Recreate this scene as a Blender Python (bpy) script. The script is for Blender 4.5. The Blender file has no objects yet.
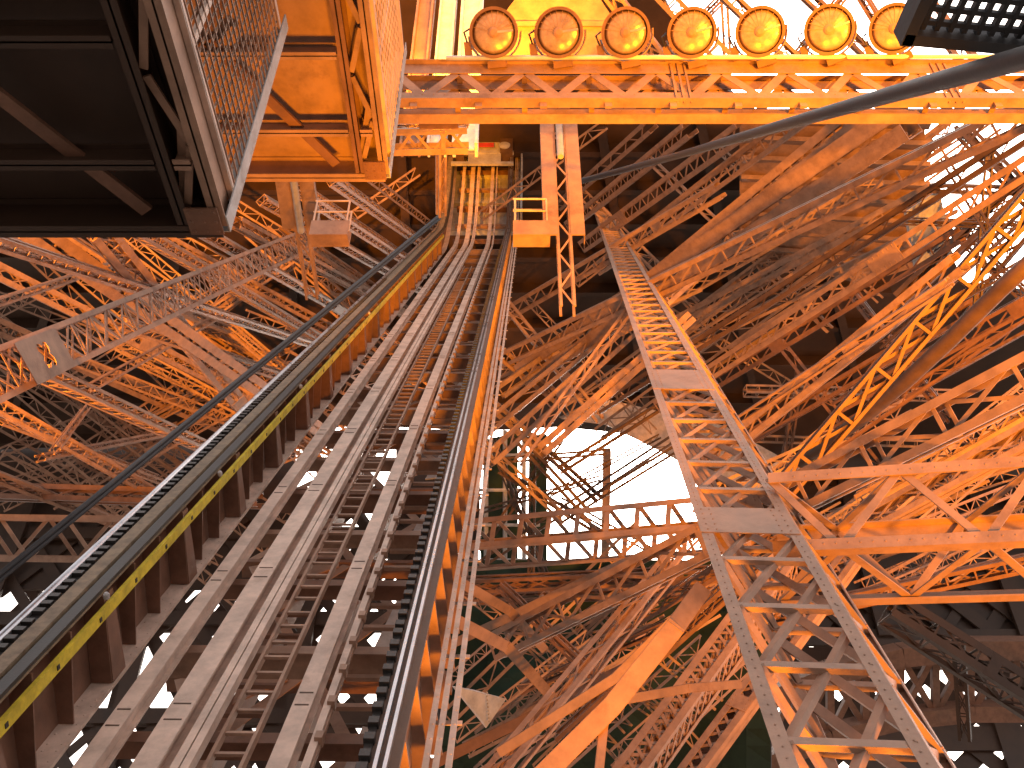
import bpy, math, random
from mathutils import Vector as V
R = math.radians
rnd = random.Random(11)
SC = bpy.context.scene
COL = SC.collection

# ------------------------------------------------------------------ camera
CAM = V((0.0, 0.0, 12.0)); PITCH = R(40.0); F = 963.0
FWD = V((0, math.cos(PITCH), math.sin(PITCH))); UP = V((0, -math.sin(PITCH), math.cos(PITCH))); RT = V((1, 0, 0))
cd = bpy.data.cameras.new('camera'); cam = bpy.data.objects.new('camera', cd); COL.objects.link(cam)
cam.location = CAM; cam.rotation_euler = (R(90) + PITCH, 0, 0)
cd.sensor_width = 36.0; cd.lens = 36.0 * F / 1024.0; cd.clip_start = 0.05; cd.clip_end = 2000.0
SC.camera = cam
# ------------------------------------------------------------------ sky, sun, exposure
SUN_EL, SUN_AZ = 44.0, 12.0          # thin overcast, sun ahead, behind the deck
W = bpy.data.worlds.new('World'); SC.world = W; W.use_nodes = True
nt = W.node_tree; bg = nt.nodes['Background']
sky = nt.nodes.new('ShaderNodeTexSky'); sky.sky_type = 'NISHITA'; sky.sun_disc = False
sky.sun_elevation = R(SUN_EL); sky.sun_rotation = R(SUN_AZ)
sky.air_density = 1.0; sky.dust_density = 6.0; sky.ozone_density = 1.0
hs = nt.nodes.new('ShaderNodeHueSaturation'); hs.inputs['Saturation'].default_value = 0.25   # thin white overcast
nt.links.new(sky.outputs[0], hs.inputs['Color']); wm = nt.nodes.new('ShaderNodeMix'); wm.data_type = 'RGBA'; wm.blend_type = 'MULTIPLY'; wm.inputs['Factor'].default_value = 1.0; wm.inputs['B'].default_value = (1.08, 0.97, 0.88, 1)
nt.links.new(hs.outputs[0], wm.inputs['A']); nt.links.new(wm.outputs['Result'], bg.inputs[0]); bg.inputs[1].default_value = 0.15
sl = bpy.data.lights.new('sun', 'SUN'); sl.energy = 0.5; sl.angle = R(12); sl.color = (1.0, 0.94, 0.87)
so = bpy.data.objects.new('sun', sl); COL.objects.link(so)
saz = R(SUN_AZ); sdir = V((math.sin(saz) * math.cos(R(SUN_EL)), math.cos(saz) * math.cos(R(SUN_EL)), math.sin(R(SUN_EL))))
so.rotation_euler = (-sdir).to_track_quat('-Z', 'Y').to_euler()
SC.view_settings.view_transform = 'Standard'; SC.view_settings.look = 'None'
SC.view_settings.exposure = 1.65; SC.view_settings.gamma = 1.0; SC.view_settings.use_curve_mapping = False

# ------------------------------------------------------------------ survey helpers
def P(x, y, d):
    """survey point: the world point seen at (x, y) of the photograph, d metres along the view axis"""
    return CAM + RT * ((x - 512) / F * d) + UP * ((384 - y) / F * d) + FWD * d
def PZ(x, y, z):
    """survey point on the horizontal plane at height z"""
    r = RT * ((x - 512) / F) + UP * ((384 - y) / F) + FWD
    return CAM + r * ((z - CAM.z) / r.z)
def PYY(x, y, yy):
    r = RT * ((x - 512) / F) + UP * ((384 - y) / F) + FWD
    return CAM + r * ((yy - CAM.y) / r.y)
# ------------------------------------------------------------------ materials
def mat(name, col, rough=0.55, metal=0.0, var=0.25, scale=3.0, bump=0.15, dirt=None, spec=0.4):
    m = bpy.data.materials.new(name); m.use_nodes = True
    t = m.node_tree; b = t.nodes['Principled BSDF']
    tc = t.nodes.new('ShaderNodeTexCoord'); gm = t.nodes.new('ShaderNodeNewGeometry')
    n1 = t.nodes.new('ShaderNodeTexNoise'); n1.inputs['Scale'].default_value = scale; n1.inputs['Detail'].default_value = 6.0; n1.inputs['Roughness'].default_value = 0.65
    t.links.new(gm.outputs['Position'], n1.inputs['Vector'])
    r = t.nodes.new('ShaderNodeValToRGB'); e = r.color_ramp.elements
    lo = [c * (1 - var) for c in col]; hi = [min(1, c * (1 + var * 0.6)) for c in col]
    e[0].position = 0.34; e[0].color = (*lo, 1); e[1].position = 0.62; e[1].color = (*hi, 1)
    t.links.new(n1.outputs['Fac'], r.inputs['Fac'])
    out = r.outputs['Color']
    if dirt:
        n2 = t.nodes.new('ShaderNodeTexNoise'); n2.inputs['Scale'].default_value = scale * 0.35; n2.inputs['Detail'].default_value = 8.0; n2.inputs['Roughness'].default_value = 0.75
        t.links.new(gm.outputs['Position'], n2.inputs['Vector'])
        r2 = t.nodes.new('ShaderNodeValToRGB'); r2.color_ramp.elements[0].position = 0.55; r2.color_ramp.elements[1].position = 0.75
        t.links.new(n2.outputs['Fac'], r2.inputs['Fac'])
        mx = t.nodes.new('ShaderNodeMix'); mx.data_type = 'RGBA'
        t.links.new(r2.outputs['Color'], mx.inputs['Factor']); t.links.new(out, mx.inputs['A']); mx.inputs['B'].default_value = (*dirt, 1)
        out = mx.outputs['Result']
    t.links.new(out, b.inputs['Base Color'])
    b.inputs['Metallic'].default_value = metal; b.inputs['Specular IOR Level'].default_value = spec
    mr = t.nodes.new('ShaderNodeMapRange'); mr.inputs['To Min'].default_value = max(0.05, rough - 0.12); mr.inputs['To Max'].default_value = min(1, rough + 0.15)
    t.links.new(n1.outputs['Fac'], mr.inputs['Value']); t.links.new(mr.outputs['Result'], b.inputs['Roughness'])
    if bump:
        n3 = t.nodes.new('ShaderNodeTexNoise'); n3.inputs['Scale'].default_value = scale * 14; n3.inputs['Detail'].default_value = 3.0
        t.links.new(gm.outputs['Position'], n3.inputs['Vector'])
        bp = t.nodes.new('ShaderNodeBump'); bp.inputs['Strength'].default_value = bump; bp.inputs['Distance'].default_value = 0.01
        t.links.new(n3.outputs['Fac'], bp.inputs['Height']); t.links.new(bp.outputs['Normal'], b.inputs['Normal'])
    return m
M = {}
M['paint'] = mat('tower_brown_paint', (0.335, 0.2, 0.14), dirt=(0.16, 0.08, 0.05))
M['rail'] = mat('daylit_beige_paint', (0.60, 0.44, 0.36), dirt=(0.36, 0.235, 0.18))  # tower paint lightened to stand in for daylight on the track
M['rust'] = mat('old_rust_and_dimmed_paint', (0.20, 0.10, 0.065), dirt=(0.10, 0.05, 0.03))
M['dark'] = mat('dark_brown_paint', (0.11, 0.062, 0.042), dirt=(0.05, 0.03, 0.02))
M['deck'] = mat('shaded_soffit_paint', (0.055, 0.03, 0.02), dirt=(0.03, 0.016, 0.011), scale=0.6)  # tower brown darkened to hold the shade of soffits and far lattice
M['chrome'] = mat('polished_rail_steel', (0.55, 0.56, 0.6), rough=0.28, metal=0.9, var=0.2)
M['yellow'] = mat('yellow_paint', (0.62, 0.47, 0.035), var=0.3, dirt=(0.35, 0.24, 0.04), scale=6)
M['grease'] = mat('greased_black_steel', (0.03, 0.026, 0.025), rough=0.4, var=0.4)
M['tan'] = mat('tan_grease_steel', (0.20, 0.145, 0.095), rough=0.6, var=0.4, scale=8)
M['cable'] = mat('black_cable_rubber', (0.035, 0.035, 0.04), rough=0.6)
M['grey'] = mat('grey_steel_paint', (0.40, 0.38, 0.38), dirt=(0.2, 0.17, 0.15))
M['glass'] = mat('lamp_glass', (0.36, 0.25, 0.2), rough=0.22, var=0.3, scale=9, bump=0.0, spec=0.9)
M['glint'] = mat('lens_glint', (0.62, 0.55, 0.5), rough=0.3, metal=0.7)
M['white'] = mat('white_conduit_and_glare', (0.75, 0.74, 0.72), rough=0.4)
M['red'] = mat('red_paint', (0.45, 0.05, 0.05))
M['net'] = mat('green_safety_net', (0.018, 0.036, 0.022), rough=0.9, scale=1.5)
M['foliage'] = mat('tree_foliage', (0.07, 0.11, 0.04), rough=0.8, var=0.5, scale=2)
M['bark'] = mat('tree_bark', (0.12, 0.085, 0.06), rough=0.9)
M['ground'] = mat('gravel_ground', (0.13, 0.115, 0.10), rough=0.95, scale=0.4, dirt=(0.09, 0.08, 0.065))

# ------------------------------------------------------------------ mesh builder
class MB:
    def __init__(s): s.v = []; s.f = []
    def hexa(s, c8):
        i = len(s.v); s.v += c8
        s.f += [(i, i+3, i+2, i+1), (i+4, i+5, i+6, i+7), (i, i+1, i+5, i+4), (i+1, i+2, i+6, i+5), (i+2, i+3, i+7, i+6), (i+3, i, i+4, i+7)]
    def box(s, c, a, b, h):
        """centre and three half vectors"""
        s.hexa([c-a-b-h, c+a-b-h, c+a+b-h, c-a+b-h, c-a-b+h, c+a-b+h, c+a+b+h, c-a+b+h])
    def bar(s, p, q, w, t, nrm):
        """flat bar p-q, w wide across, t thick along nrm"""
        d = q - p
        if d.length < 1e-5: return
        d = d.normalized(); side = d.cross(nrm)
        if side.length < 1e-4: side = d.orthogonal()
        side.normalize(); n = side.cross(d).normalized()
        a = side * (w / 2); b = n * (t / 2)
        s.hexa([p-a-b, p+a-b, p+a+b, p-a+b, q-a-b, q+a-b, q+a+b, q-a+b])
    def angle(s, p, q, u, v, size, t):
        """angle iron with its heel on the line p-q and its flanges along u and v"""
        m = (u * size, v * t)
        s.hexa([p, p+m[0], p+m[0]+m[1], p+m[1], q, q+m[0], q+m[0]+m[1], q+m[1]])
        a, b = v * t * 1.02, v * size
        c = u * t
        s.hexa([p+a, p+c+a, p+c+b, p+b, q+a, q+c+a, q+c+b, q+b])
    def prism(s, pts, nrm, t):
        n = len(pts); i = len(s.v); o = nrm.normalized() * (t / 2)
        s.v += [p - o for p in pts] + [p + o for p in pts]
        s.f.append(tuple(range(i + n - 1, i - 1, -1))); s.f.append(tuple(range(i + n, i + 2 * n)))
        for k in range(n): s.f.append((i + k, i + (k+1) % n, i + n + (k+1) % n, i + n + k))
    def tube(s, pts, r, seg=8, r2=None):
        n = len(pts); i0 = len(s.v); ref = None
        for k, p in enumerate(pts):
            d = (pts[min(k+1, n-1)] - pts[max(k-1, 0)]).normalized()
            if ref is None: ref = d.orthogonal().normalized()
            a = (ref - d * ref.dot(d)).normalized(); b = d.cross(a); ref = a
            rr = r if r2 is None else r + (r2 - r) * k / (n - 1)
            for j in range(seg):
                th = 2 * math.pi * j / seg; s.v.append(p + a * (rr * math.cos(th)) + b * (rr * math.sin(th)))
        for k in range(n - 1):
            for j in range(seg):
                a0 = i0 + k * seg + j; a1 = i0 + k * seg + (j+1) % seg
                s.f.append((a0, a1, a1 + seg, a0 + seg))
        s.f.append(tuple(range(i0 + seg - 1, i0 - 1, -1))); s.f.append(tuple(range(i0 + (n-1) * seg, i0 + n * seg)))
    def lathe(s, c, ax, prof, seg=28):
        """profile of (radius, along axis)"""
        ax = ax.normalized(); a = ax.orthogonal().normalized(); b = ax.cross(a); i0 = len(s.v); n = len(prof)
        for (r, h) in prof:
            for j in range(seg):
                th = 2 * math.pi * j / seg; s.v.append(c + ax * h + a * (r * math.cos(th)) + b * (r * math.sin(th)))
        for k in range(n - 1):
            for j in range(seg):
                a0 = i0 + k * seg + j; a1 = i0 + k * seg + (j+1) % seg
                s.f.append((a0, a1, a1 + seg, a0 + seg))
        s.f.append(tuple(range(i0 + seg - 1, i0 - 1, -1))); s.f.append(tuple(range(i0 + (n-1) * seg, i0 + n * seg)))
    def rivet(s, p, nrm, r):
        a = nrm.orthogonal().normalized(); b = nrm.cross(a); i = len(s.v)
        for (rr, h) in ((r, 0), (r * 0.6, r * 0.55)):
            for j in range(6):
                th = math.pi * j / 3; s.v.append(p + a * (rr * math.cos(th)) + b * (rr * math.sin(th)) + nrm * h)
        for j in range(6): s.f.append((i + j, i + (j+1) % 6, i + 6 + (j+1) % 6, i + 6 + j))
        s.f.append(tuple(range(i + 6, i + 12)))
    def build(s, name, m, parent=None, smooth=False):
        me = bpy.data.meshes.new(name)
        o0 = parent_origin(parent)
        me.from_pydata([tuple(p - o0) for p in s.v], [], s.f); me.update()
        if smooth:
            for pl in me.polygons: pl.use_smooth = True
        me.materials.append(m if not isinstance(m, str) else M[m])
        ob = bpy.data.objects.new(name, me); COL.objects.link(ob)
        if parent is not None: ob.parent = parent
        return ob
def parent_origin(p):
    o = V((0, 0, 0))
    while p is not None: o = o + p.location; p = p.parent
    return o
def tag(o, label, cat, group=None, kind=None):
    o['label'] = label; o['category'] = cat
    if group: o['group'] = group
    if kind: o['kind'] = kind
    return o
def thing(name, loc, label, cat, group=None):
    o = bpy.data.objects.new(name, None); COL.objects.link(o); o.location = loc; o.empty_display_size = 0.2
    return tag(o, label, cat, group)
def struct(name, mb, m):
    o = mb.build(name, m); o['kind'] = 'structure'; return o
def one(name, mb, m, label, cat, group=None, smooth=False):
    """a thing that is a single mesh, with its origin on itself"""
    c = V((0, 0, 0))
    for p in mb.v: c = c + p
    c = c / len(mb.v)
    me = bpy.data.meshes.new(name); me.from_pydata([tuple(p - c) for p in mb.v], [], mb.f); me.update()
    if smooth:
        for pl in me.polygons: pl.use_smooth = True
    me.materials.append(M[m]); o = bpy.data.objects.new(name, me); COL.objects.link(o); o.location = c
    return tag(o, label, cat, group)

def girder(name, label, A, B, w, h=None, n=10, pat='N', cs=0.09, ct=0.014, bw=0.06, bt=0.012, m='paint', bm=None,
           ref=None, roll=0.0, parts=False, cat='girder', group=None, plates=(), chord_rivets=0, back=True, shear=0.0):
    """box lattice girder of four angle irons laced with flat bars"""
    h = h or w; bm = bm or m
    t = (B - A).normalized()
    ref = ref or ((A + B) / 2 - CAM)
    v = (ref - t * ref.dot(t)).normalized(); u = t.cross(v).normalized()
    if roll:
        c, s_ = math.cos(R(roll)), math.sin(R(roll)); u, v = u * c + v * s_, v * c - u * s_
    if shear: h = math.hypot(h, shear); v = (v * math.sqrt(max(h * h - shear * shear, 1e-6)) + u * shear).normalized()
    root = thing(name, A, label, cat, group)
    for su in (-1, 1):
        for sv in (-1, 1):
            k = MB(); o = u * (su * w / 2) + v * (sv * h / 2)
            k.angle(A + o, B + o, -u * su, -v * sv, cs, ct)
            if chord_rivets and sv < 0:
                L = (B - A).length; q = 0.25
                while q < min(L, chord_rivets):
                    k.rivet(A + o + t * q - u * (su * cs * 0.55), -v, 0.011); q += 0.11
            k.build('chord', m, root)
    faces = [(-u * w/2 - v * h/2, u * w/2 - v * h/2, -v, w), (u * w/2 - v * h/2, u * w/2 + v * h/2, u, h)]
    if back: faces += [(u * w/2 + v * h/2, -u * w/2 + v * h/2, v, w)]
    faces += [(-u * w/2 + v * h/2, -u * w/2 - v * h/2, -u, h)]
    lac = MB(); made = 0
    def put(p, q, nr, off, nm):
        nonlocal made, lac
        o = nr * (-(ct + bt / 2 + off))
        if parts and made < 96:
            k = MB(); k.bar(p + o, q + o, bw, bt, nr); k.build(nm, bm, root); made += 1
        else: lac.bar(p + o, q + o, bw, bt, nr)
    ins = cs * 0.35
    order = list(range(n))
    for i in order:
        for fi, (a, b, nr, ww) in enumerate(faces):
            e = (b - a).normalized() * ins
            p0 = A + (B - A) * (i / n); p1 = A + (B - A) * ((i + 1) / n)
            if pat in ('N', 'P', 'XP', 'ZP'): put(p0 + a + e, p0 + b - e, nr, 0, 'post')
            if pat == 'N':
                put(p0 + a + e, p1 + b - e, nr, bt + 0.002, 'brace')
            if pat == 'M': put(p0 + a + e, p0 + b - e, nr, 0, 'post')
            if pat == 'M' and fi % 2 == 0:
                p2 = A + (B - A) * min(1, (i + 1.8) / n); put(p2 + a + e, p0 + b - e, nr, bt + 0.002, 'brace')
            elif pat == 'M': put(p1 + a + e, p0 + b - e, nr, bt + 0.002, 'brace')
            if pat in ('X', 'XP'):
                put(p0 + a + e, p1 + b - e, nr, bt + 0.002, 'brace'); put(p1 + a + e, p0 + b - e, nr, 2 * bt + 0.004, 'brace')
            if pat in ('Z', 'ZP'):
                if (i + fi) % 2: put(p0 + a + e, p1 + b - e, nr, bt + 0.002, 'brace')
                else: put(p1 + a + e, p0 + b - e, nr, bt + 0.002, 'brace')
    if lac.v:
        lo = lac.build('lacing', bm, root)
        if parts: lo['kind'] = 'stuff'
    for (s0, s1) in plates:
        k = MB(); p0 = A + (B - A) * s0; p1 = A + (B - A) * s1; o = -v * (h / 2 + 0.006); c_ = w * 0.5 - 0.005
        k.prism([p0 - u*c_ + o, p1 - u*c_ + o, p1 + u*c_ + o, p0 + u*c_ + o], v, 0.012)
        nn = max(3, int((p1 - p0).length / 0.12))
        for j in range(nn):
            for sg in (-1, 1):
                for fr in (0.84, 0.66): k.rivet(p0 + (p1 - p0) * ((j + 0.5) / nn) + u * (sg * c_ * fr) - v * (h/2 + 0.012), -v, 0.014)
        k.build('gusset_plate', m, root)
    return root
def gpx(name, label, a, b, wpx, da, db, **kw):
    """girder from survey marks a and b at depths da and db, wpx pixels wide at a"""
    w = wpx * da / F
    br = 'bright' in label; kw.setdefault('cs', w * (rnd.uniform(.4, .46) if br else rnd.uniform(.22, .32))); kw.setdefault('bw', w * rnd.uniform(.08, .11)); kw.setdefault('ct', max(0.012, w * 0.03)); kw.setdefault('bt', max(0.01, w * 0.02))
    if 'plates' not in kw and w > 0.35 and rnd.random() < .6: f_ = rnd.uniform(.25, .75); kw['plates'] = ((f_, f_ + .05),)
    kw.setdefault('roll', 0 if br else rnd.uniform(-28, 28)); kw.setdefault('h', w * rnd.choice((0.55, 0.8, 1.0, 1.3, 1.6)))
    A, B = P(*a, da), P(*b, db); L0 = B - A      # members that leave the frame run on beyond it
    if b[0] > 1020: B = B + L0 * .28
    if a[0] < 0: A = A - L0 * .28
    if 'n' not in kw: kw['n'] = max(4, int((B - A).length / (w * rnd.uniform(1.3, 2.0))))
    return girder(name, label, A, B, w, **kw)

# ================================================================== SETTING
g = MB(); g.box(V((0, 0, -0.25)), V((700, 0, 0)), V((0, 700, 0)), V((0, 0, 0.25))); struct('ground', g, 'ground')

ZD = 57.0   # underside of the first floor
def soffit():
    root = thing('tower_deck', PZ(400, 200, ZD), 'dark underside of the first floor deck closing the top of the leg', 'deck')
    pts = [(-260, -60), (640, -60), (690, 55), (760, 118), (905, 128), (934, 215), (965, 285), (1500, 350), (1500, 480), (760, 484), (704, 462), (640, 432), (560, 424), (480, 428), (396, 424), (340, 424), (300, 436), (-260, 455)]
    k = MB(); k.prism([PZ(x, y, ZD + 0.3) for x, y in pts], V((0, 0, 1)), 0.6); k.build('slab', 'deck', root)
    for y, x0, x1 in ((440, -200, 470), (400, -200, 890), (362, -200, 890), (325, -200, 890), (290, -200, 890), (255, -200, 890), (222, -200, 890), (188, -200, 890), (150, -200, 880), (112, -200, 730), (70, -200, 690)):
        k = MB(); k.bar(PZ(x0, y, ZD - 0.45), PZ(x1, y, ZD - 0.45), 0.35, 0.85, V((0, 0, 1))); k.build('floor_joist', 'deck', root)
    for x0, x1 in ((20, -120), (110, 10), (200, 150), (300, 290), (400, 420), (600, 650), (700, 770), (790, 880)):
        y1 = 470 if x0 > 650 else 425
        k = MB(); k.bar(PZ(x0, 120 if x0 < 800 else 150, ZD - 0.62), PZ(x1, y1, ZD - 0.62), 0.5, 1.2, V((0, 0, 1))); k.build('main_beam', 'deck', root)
soffit()

def wall_lattice(name, label, yy, x0, x1, y0, y1, step, bw, m='deck', tilt=(0.9, -0.9), panels=(), hrow=True, cat='lattice wall', seed=1):
    """far riveted lattice panel standing across the view at distance yy"""
    root = thing(name, PYY((x0 + x1) / 2, y1, yy), label, cat)
    rr = random.Random(seed)
    c0, c1 = PYY(x0, y1, yy), PYY(x1, y1, yy); X0, X1 = c0.x, c1.x; Z0 = c0.z; Z1 = PYY(x0, y0, yy).z
    Y = V((0, 1, 0))
    for sgn in tilt:
        k = MB(); x = X0 - (Z1 - Z0)
        while x < X1 + (Z1 - Z0):
            # clip the diagonal to the panel
            dz = Z1 - Z0; xa, xb = x, x + dz * sgn; za, zb = Z0, Z1
            def cl(xv, xa, za, xb, zb):
                f = (xv - xa) / (xb - xa); return xv, za + f * (zb - za)
            ok = True
            for lim, sg in ((X0, 1), (X1, -1)):
                ina, inb = (xa - lim) * sg >= 0, (xb - lim) * sg >= 0
                if not ina and not inb: ok = False; break
                if not ina: xa, za = cl(lim, xa, za, xb, zb)
                elif not inb: xb, zb = cl(lim, xa, za, xb, zb)
            if ok: k.bar(V((xa, yy + sgn * 0.1, za)), V((xb, yy + sgn * 0.1, zb)), bw * rr.uniform(0.8, 1.25), 0.15, Y)
            x += step * rr.uniform(0.92, 1.08)
        k.build('lacing', m, root)
    if hrow:
        z = Z0
        while z <= Z1:
            k = MB(); k.bar(V((X0, yy - 0.35, z)), V((X1, yy - 0.35, z)), bw * 1.5, 0.3, Y); k.build('rail_beam', m, root); z += step * 1.9
    x = X0
    while x <= X1:
        k = MB(); k.bar(V((x, yy - 0.7, Z0)), V((x, yy - 0.7, Z1)), bw * 1.6, 0.3, Y); k.build('post', m, root); x += step * 3.1
    for (a, b, c, d) in panels:
        k = MB(); p = [PYY(a, d, yy + 0.4), PYY(c, d, yy + 0.4), PYY(c, b, yy + 0.4), PYY(a, b, yy + 0.4)]
        k.prism(p, Y, 0.2); k.build('web_plate', m, root)
    return root
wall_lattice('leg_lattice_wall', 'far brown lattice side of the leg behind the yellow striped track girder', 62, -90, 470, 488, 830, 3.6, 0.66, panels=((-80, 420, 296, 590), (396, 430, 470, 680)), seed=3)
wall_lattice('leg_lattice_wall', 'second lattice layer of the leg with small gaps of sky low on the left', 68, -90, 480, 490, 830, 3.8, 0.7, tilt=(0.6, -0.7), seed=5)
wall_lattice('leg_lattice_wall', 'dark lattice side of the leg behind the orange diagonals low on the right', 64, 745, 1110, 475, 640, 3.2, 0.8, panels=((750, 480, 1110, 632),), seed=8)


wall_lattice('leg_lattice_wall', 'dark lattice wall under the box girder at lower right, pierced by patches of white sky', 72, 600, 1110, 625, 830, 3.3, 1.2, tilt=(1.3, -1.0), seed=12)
# ================================================================== LIFT TRACK
TD = (RT * ((530 - 512) / F) + UP * ((384 - 140) / F) + FWD).normalized()
TX = (RT - TD * RT.dot(TD)).normalized(); TN = TX.cross(TD).normalized()
TH = 5.0
_path = []
def _mk():
    p = CAM + TD * 0.0; d = TD.copy(); s = 0.0; ang = 0.0
    while s < 66:
        nn = TX.cross(d).normalized(); _path.append((p.copy(), d.copy(), nn))
        if 47.0 < s < 53.0:
            ang = R(34) * 0.05 / 6.0; d = (d * math.cos(ang) + nn * math.sin(ang)).normalized()
        p = p + d * 0.05; s += 0.05
_mk()
def T(s, a, n):
    i = int(max(0, min(len(_path) - 1, round(s / 0.05)))); p, d, nn = _path[i]
    # the bend turns about the track plane itself
    return _base(i) + TX * a + nn * n
_bcache = {}
def _base(i):
    if not _bcache:
        q = CAM - TN * TH
        for k, (p, d, nn) in enumerate(_path): _bcache[k] = q.copy(); q = q + d * 0.05
    return _bcache[i]
def tdir(s): return _path[int(max(0, min(len(_path)-1, round(s/0.05))))][1]
def tnrm(s): return _path[int(max(0, min(len(_path)-1, round(s/0.05))))][2]
SS = [3.0, 12, 22, 32, 42, 47, 48, 49, 50, 51, 52, 53, 60, 64]
def sweep(mb, a0, a1, n0, n1, ss=SS):
    i = len(mb.v)
    for s in ss: mb.v += [T(s, a0, n0), T(s, a1, n0), T(s, a1, n1), T(s, a0, n1)]
    for k in range(len(ss) - 1):
        for j in range(4):
            mb.f.append((i + 4*k + j, i + 4*k + (j+1) % 4, i + 4*k + 4 + (j+1) % 4, i + 4*k + 4 + j))
    mb.f.append((i+3, i+2, i+1, i)); e = i + 4 * (len(ss) - 1); mb.f.append((e, e+1, e+2, e+3))

# left track girder
def left_girder():
    r = thing('track_girder', T(3, -4.3, 0), 'tall riveted track girder with a yellow stripe, left of the lift track', 'track girder')
    k = MB(); sweep(k, -4.37, -4.35, -0.25, 0.72); k.build('web', 'rust', r)
    k = MB(); sweep(k, -4.62, -4.12, -0.29, -0.25)
    s = 5.0
    while s < 22:
        for a in (-4.3, -4.17): k.rivet(T(s, a, -0.25), TN, 0.014)
        s += 0.14
    k.build('bottom_flange', 'rail', r)
    k = MB(); sweep(k, -4.62, -4.13, 0.72, 0.75); k.build('top_flange', 'tan', r)
    k = MB(); sweep(k, -4.10, -4.06, 0.53, 0.645, [3, 12, 22, 32, 42, 46]); yb = k.build('stripe_board', 'yellow', r)
    s = 4.0
    while s < 24:
        k = MB(); k.box(T(s, -4.057, 0.58), TD * 0.022, TX * 0.004, TN * 0.022); k.build('bolt', 'grease', yb); s += 0.85
    for i in range(66):
        s = 4.2 + i * 0.72
        if s > 46.5: break
        w = 0.30 if i % 3 == 0 else 0.19
        k = MB(); c = T(s, 0, 0); d = tdir(s); w2 = w * 0.5
        p = [T(s, -4.34, -0.24), T(s, -4.14 if i % 3 == 0 else -4.2, -0.24), T(s, -4.12, 0.70), T(s, -4.34, 0.70)]
        k.prism(p, d, 0.02 if i % 3 else 0.03)
        if i % 3 == 0:
            q = [T(s, -4.135, -0.24), T(s + w, -4.135, -0.24), T(s + w * 0.55, -4.13, 0.69), T(s, -4.13, 0.69)]
            k.prism(q, TX, 0.016)
        k.build('stiffener', 'rust', r)
    k = MB(); sweep(k, -4.42, -4.27, 0.752, 0.81); k.build('tan_guide_bar', 'tan', r)
    k = MB(); sweep(k, -4.24, -4.125, 0.752, 0.79); k.build('black_guide_bar', 'grease', r)
    k = MB(); s = 3.5
    rk = MB()
    while s < 30:
        rk.box(T(s, -4.50, 0.785), TD * 0.035, TX * 0.05, TN * 0.03); s += 0.16
    sweep(rk, -4.56, -4.45, 0.752, 0.77, [3, 12, 22, 30])
    rk.build('rack', 'grease', r)
    k = MB(); k.tube([T(s, -4.59, 0.80) for s in SS], 0.04, 10); k.build('running_rail', 'chrome', r, True)
    for s in (8.4, 11.9, 16.5, 24):
        k = MB(); k.lathe(T(s, -4.05, 0.72), TN, [(0.025, 0), (0.03, 0.01), (0.03, 0.05), (0.015, 0.07)], 12); k.build('signal_lamp', 'grey', r)
left_girder()

def right_girder():
    r = thing('track_girder', T(3, -0.9, 0), 'rack girder with chain teeth and orange side, right of the ladder on the lift track', 'track girder')
    k = MB(); sweep(k, -0.985, -0.965, -0.5, 0.7); k.build('web', 'paint', r)
    k = MB(); sweep(k, -1.20, -0.96, -0.54, -0.5); k.build('bottom_flange', 'paint', r)
    k = MB(); sweep(k, -1.18, -0.90, 0.7, 0.74); k.build('top_flange', 'dark', r)
    rk = MB(); s = 3.5
    while s < 40:
        rk.box(T(s, -1.15, 0.77), TD * 0.04, TX * 0.04, TN * 0.03); s += 0.19
    sweep(rk, -1.18, -1.12, 0.742, 0.76, [3, 12, 22, 32, 40])
    rk.build('rack', 'grease', r)
    for a in (-1.06, -0.99):
        k = MB(); sweep(k, a - 0.014, a + 0.014, 0.74, 0.79); k.build('running_rail', 'chrome', r)
    for i in range(58):
        s = 4.0 + i * 0.75
        if s > 46: break
        k = MB(); p = [T(s, -0.962, -0.49), T(s, -0.78, -0.49), T(s, -0.90, 0.68), T(s, -0.962, 0.68)]
        k.prism(p, tdir(s), 0.02); k.build('stiffener', 'paint', r)
    return r
right_girder()
# pale angle bars beside the rack girder
r = thing('guide_post', T(3, -0.7, 0), 'pale grey bundle of riveted guide bars running up beside the rack girder', 'guide bar')
for a in (-0.80, -0.72, -0.62):
    k = MB(); sweep(k, a - 0.012, a + 0.012, 0.15, 0.31); sweep(k, a - 0.012, a + 0.04, 0.312, 0.33)
    s = 5.0
    while s < 18: k.rivet(T(s, a + 0.02, 0.33), TN, 0.011); s += 0.2
    k.build('guide_bar', 'rail', r)
k = MB(); s = 4
while s < 46: k.bar(T(s, -0.84, 0.14), T(s, -0.56, 0.14), 0.06, 0.012, TN); s += 1.1
k.build('batten', 'rail', r)

def rail_beam(label, a, w, hgt, m='rail', n0=-0.05, joints=True):
    r = thing('track_beam', T(3, a, 0), label, 'track beam', 'running beams of the lift track')
    k = MB(); sweep(k, a - w/2, a + w/2, n0, n0 + 0.03); sweep(k, a - w*.14, a + w*.14, n0 - hgt, n0 - 0.001); sweep(k, a - w*.45, a + w*.45, n0 - hgt - .025, n0 - hgt - .001)
    k.build('beam', m, r)
    if joints:
        s = 5.3 + a * 0.2
        while s < 46:
            k = MB()
            for ds in (0, 0.22): k.box(T(s + ds, a, n0 + 0.033), TD * 0.008, TX * w * 0.36, TN * 0.003)
            k.build('splice_joint', 'dark', r); s += 2.9
    return r
rail_beam('slender beige track beam, the one nearest the yellow striped girder', -3.67, 0.17, 0.15)
rail_beam('widest beige track beam, second from the yellow striped girder', -3.17, 0.225, 0.17)
rail_beam('beige track beam with splice marks on the right side of the ladder', -2.07, 0.18, 0.15)
r = thing('guide_rail', T(3, -2.84, 0), 'pair of thin pale guide rails running close along the left side of the ladder', 'guide rail')
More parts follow.
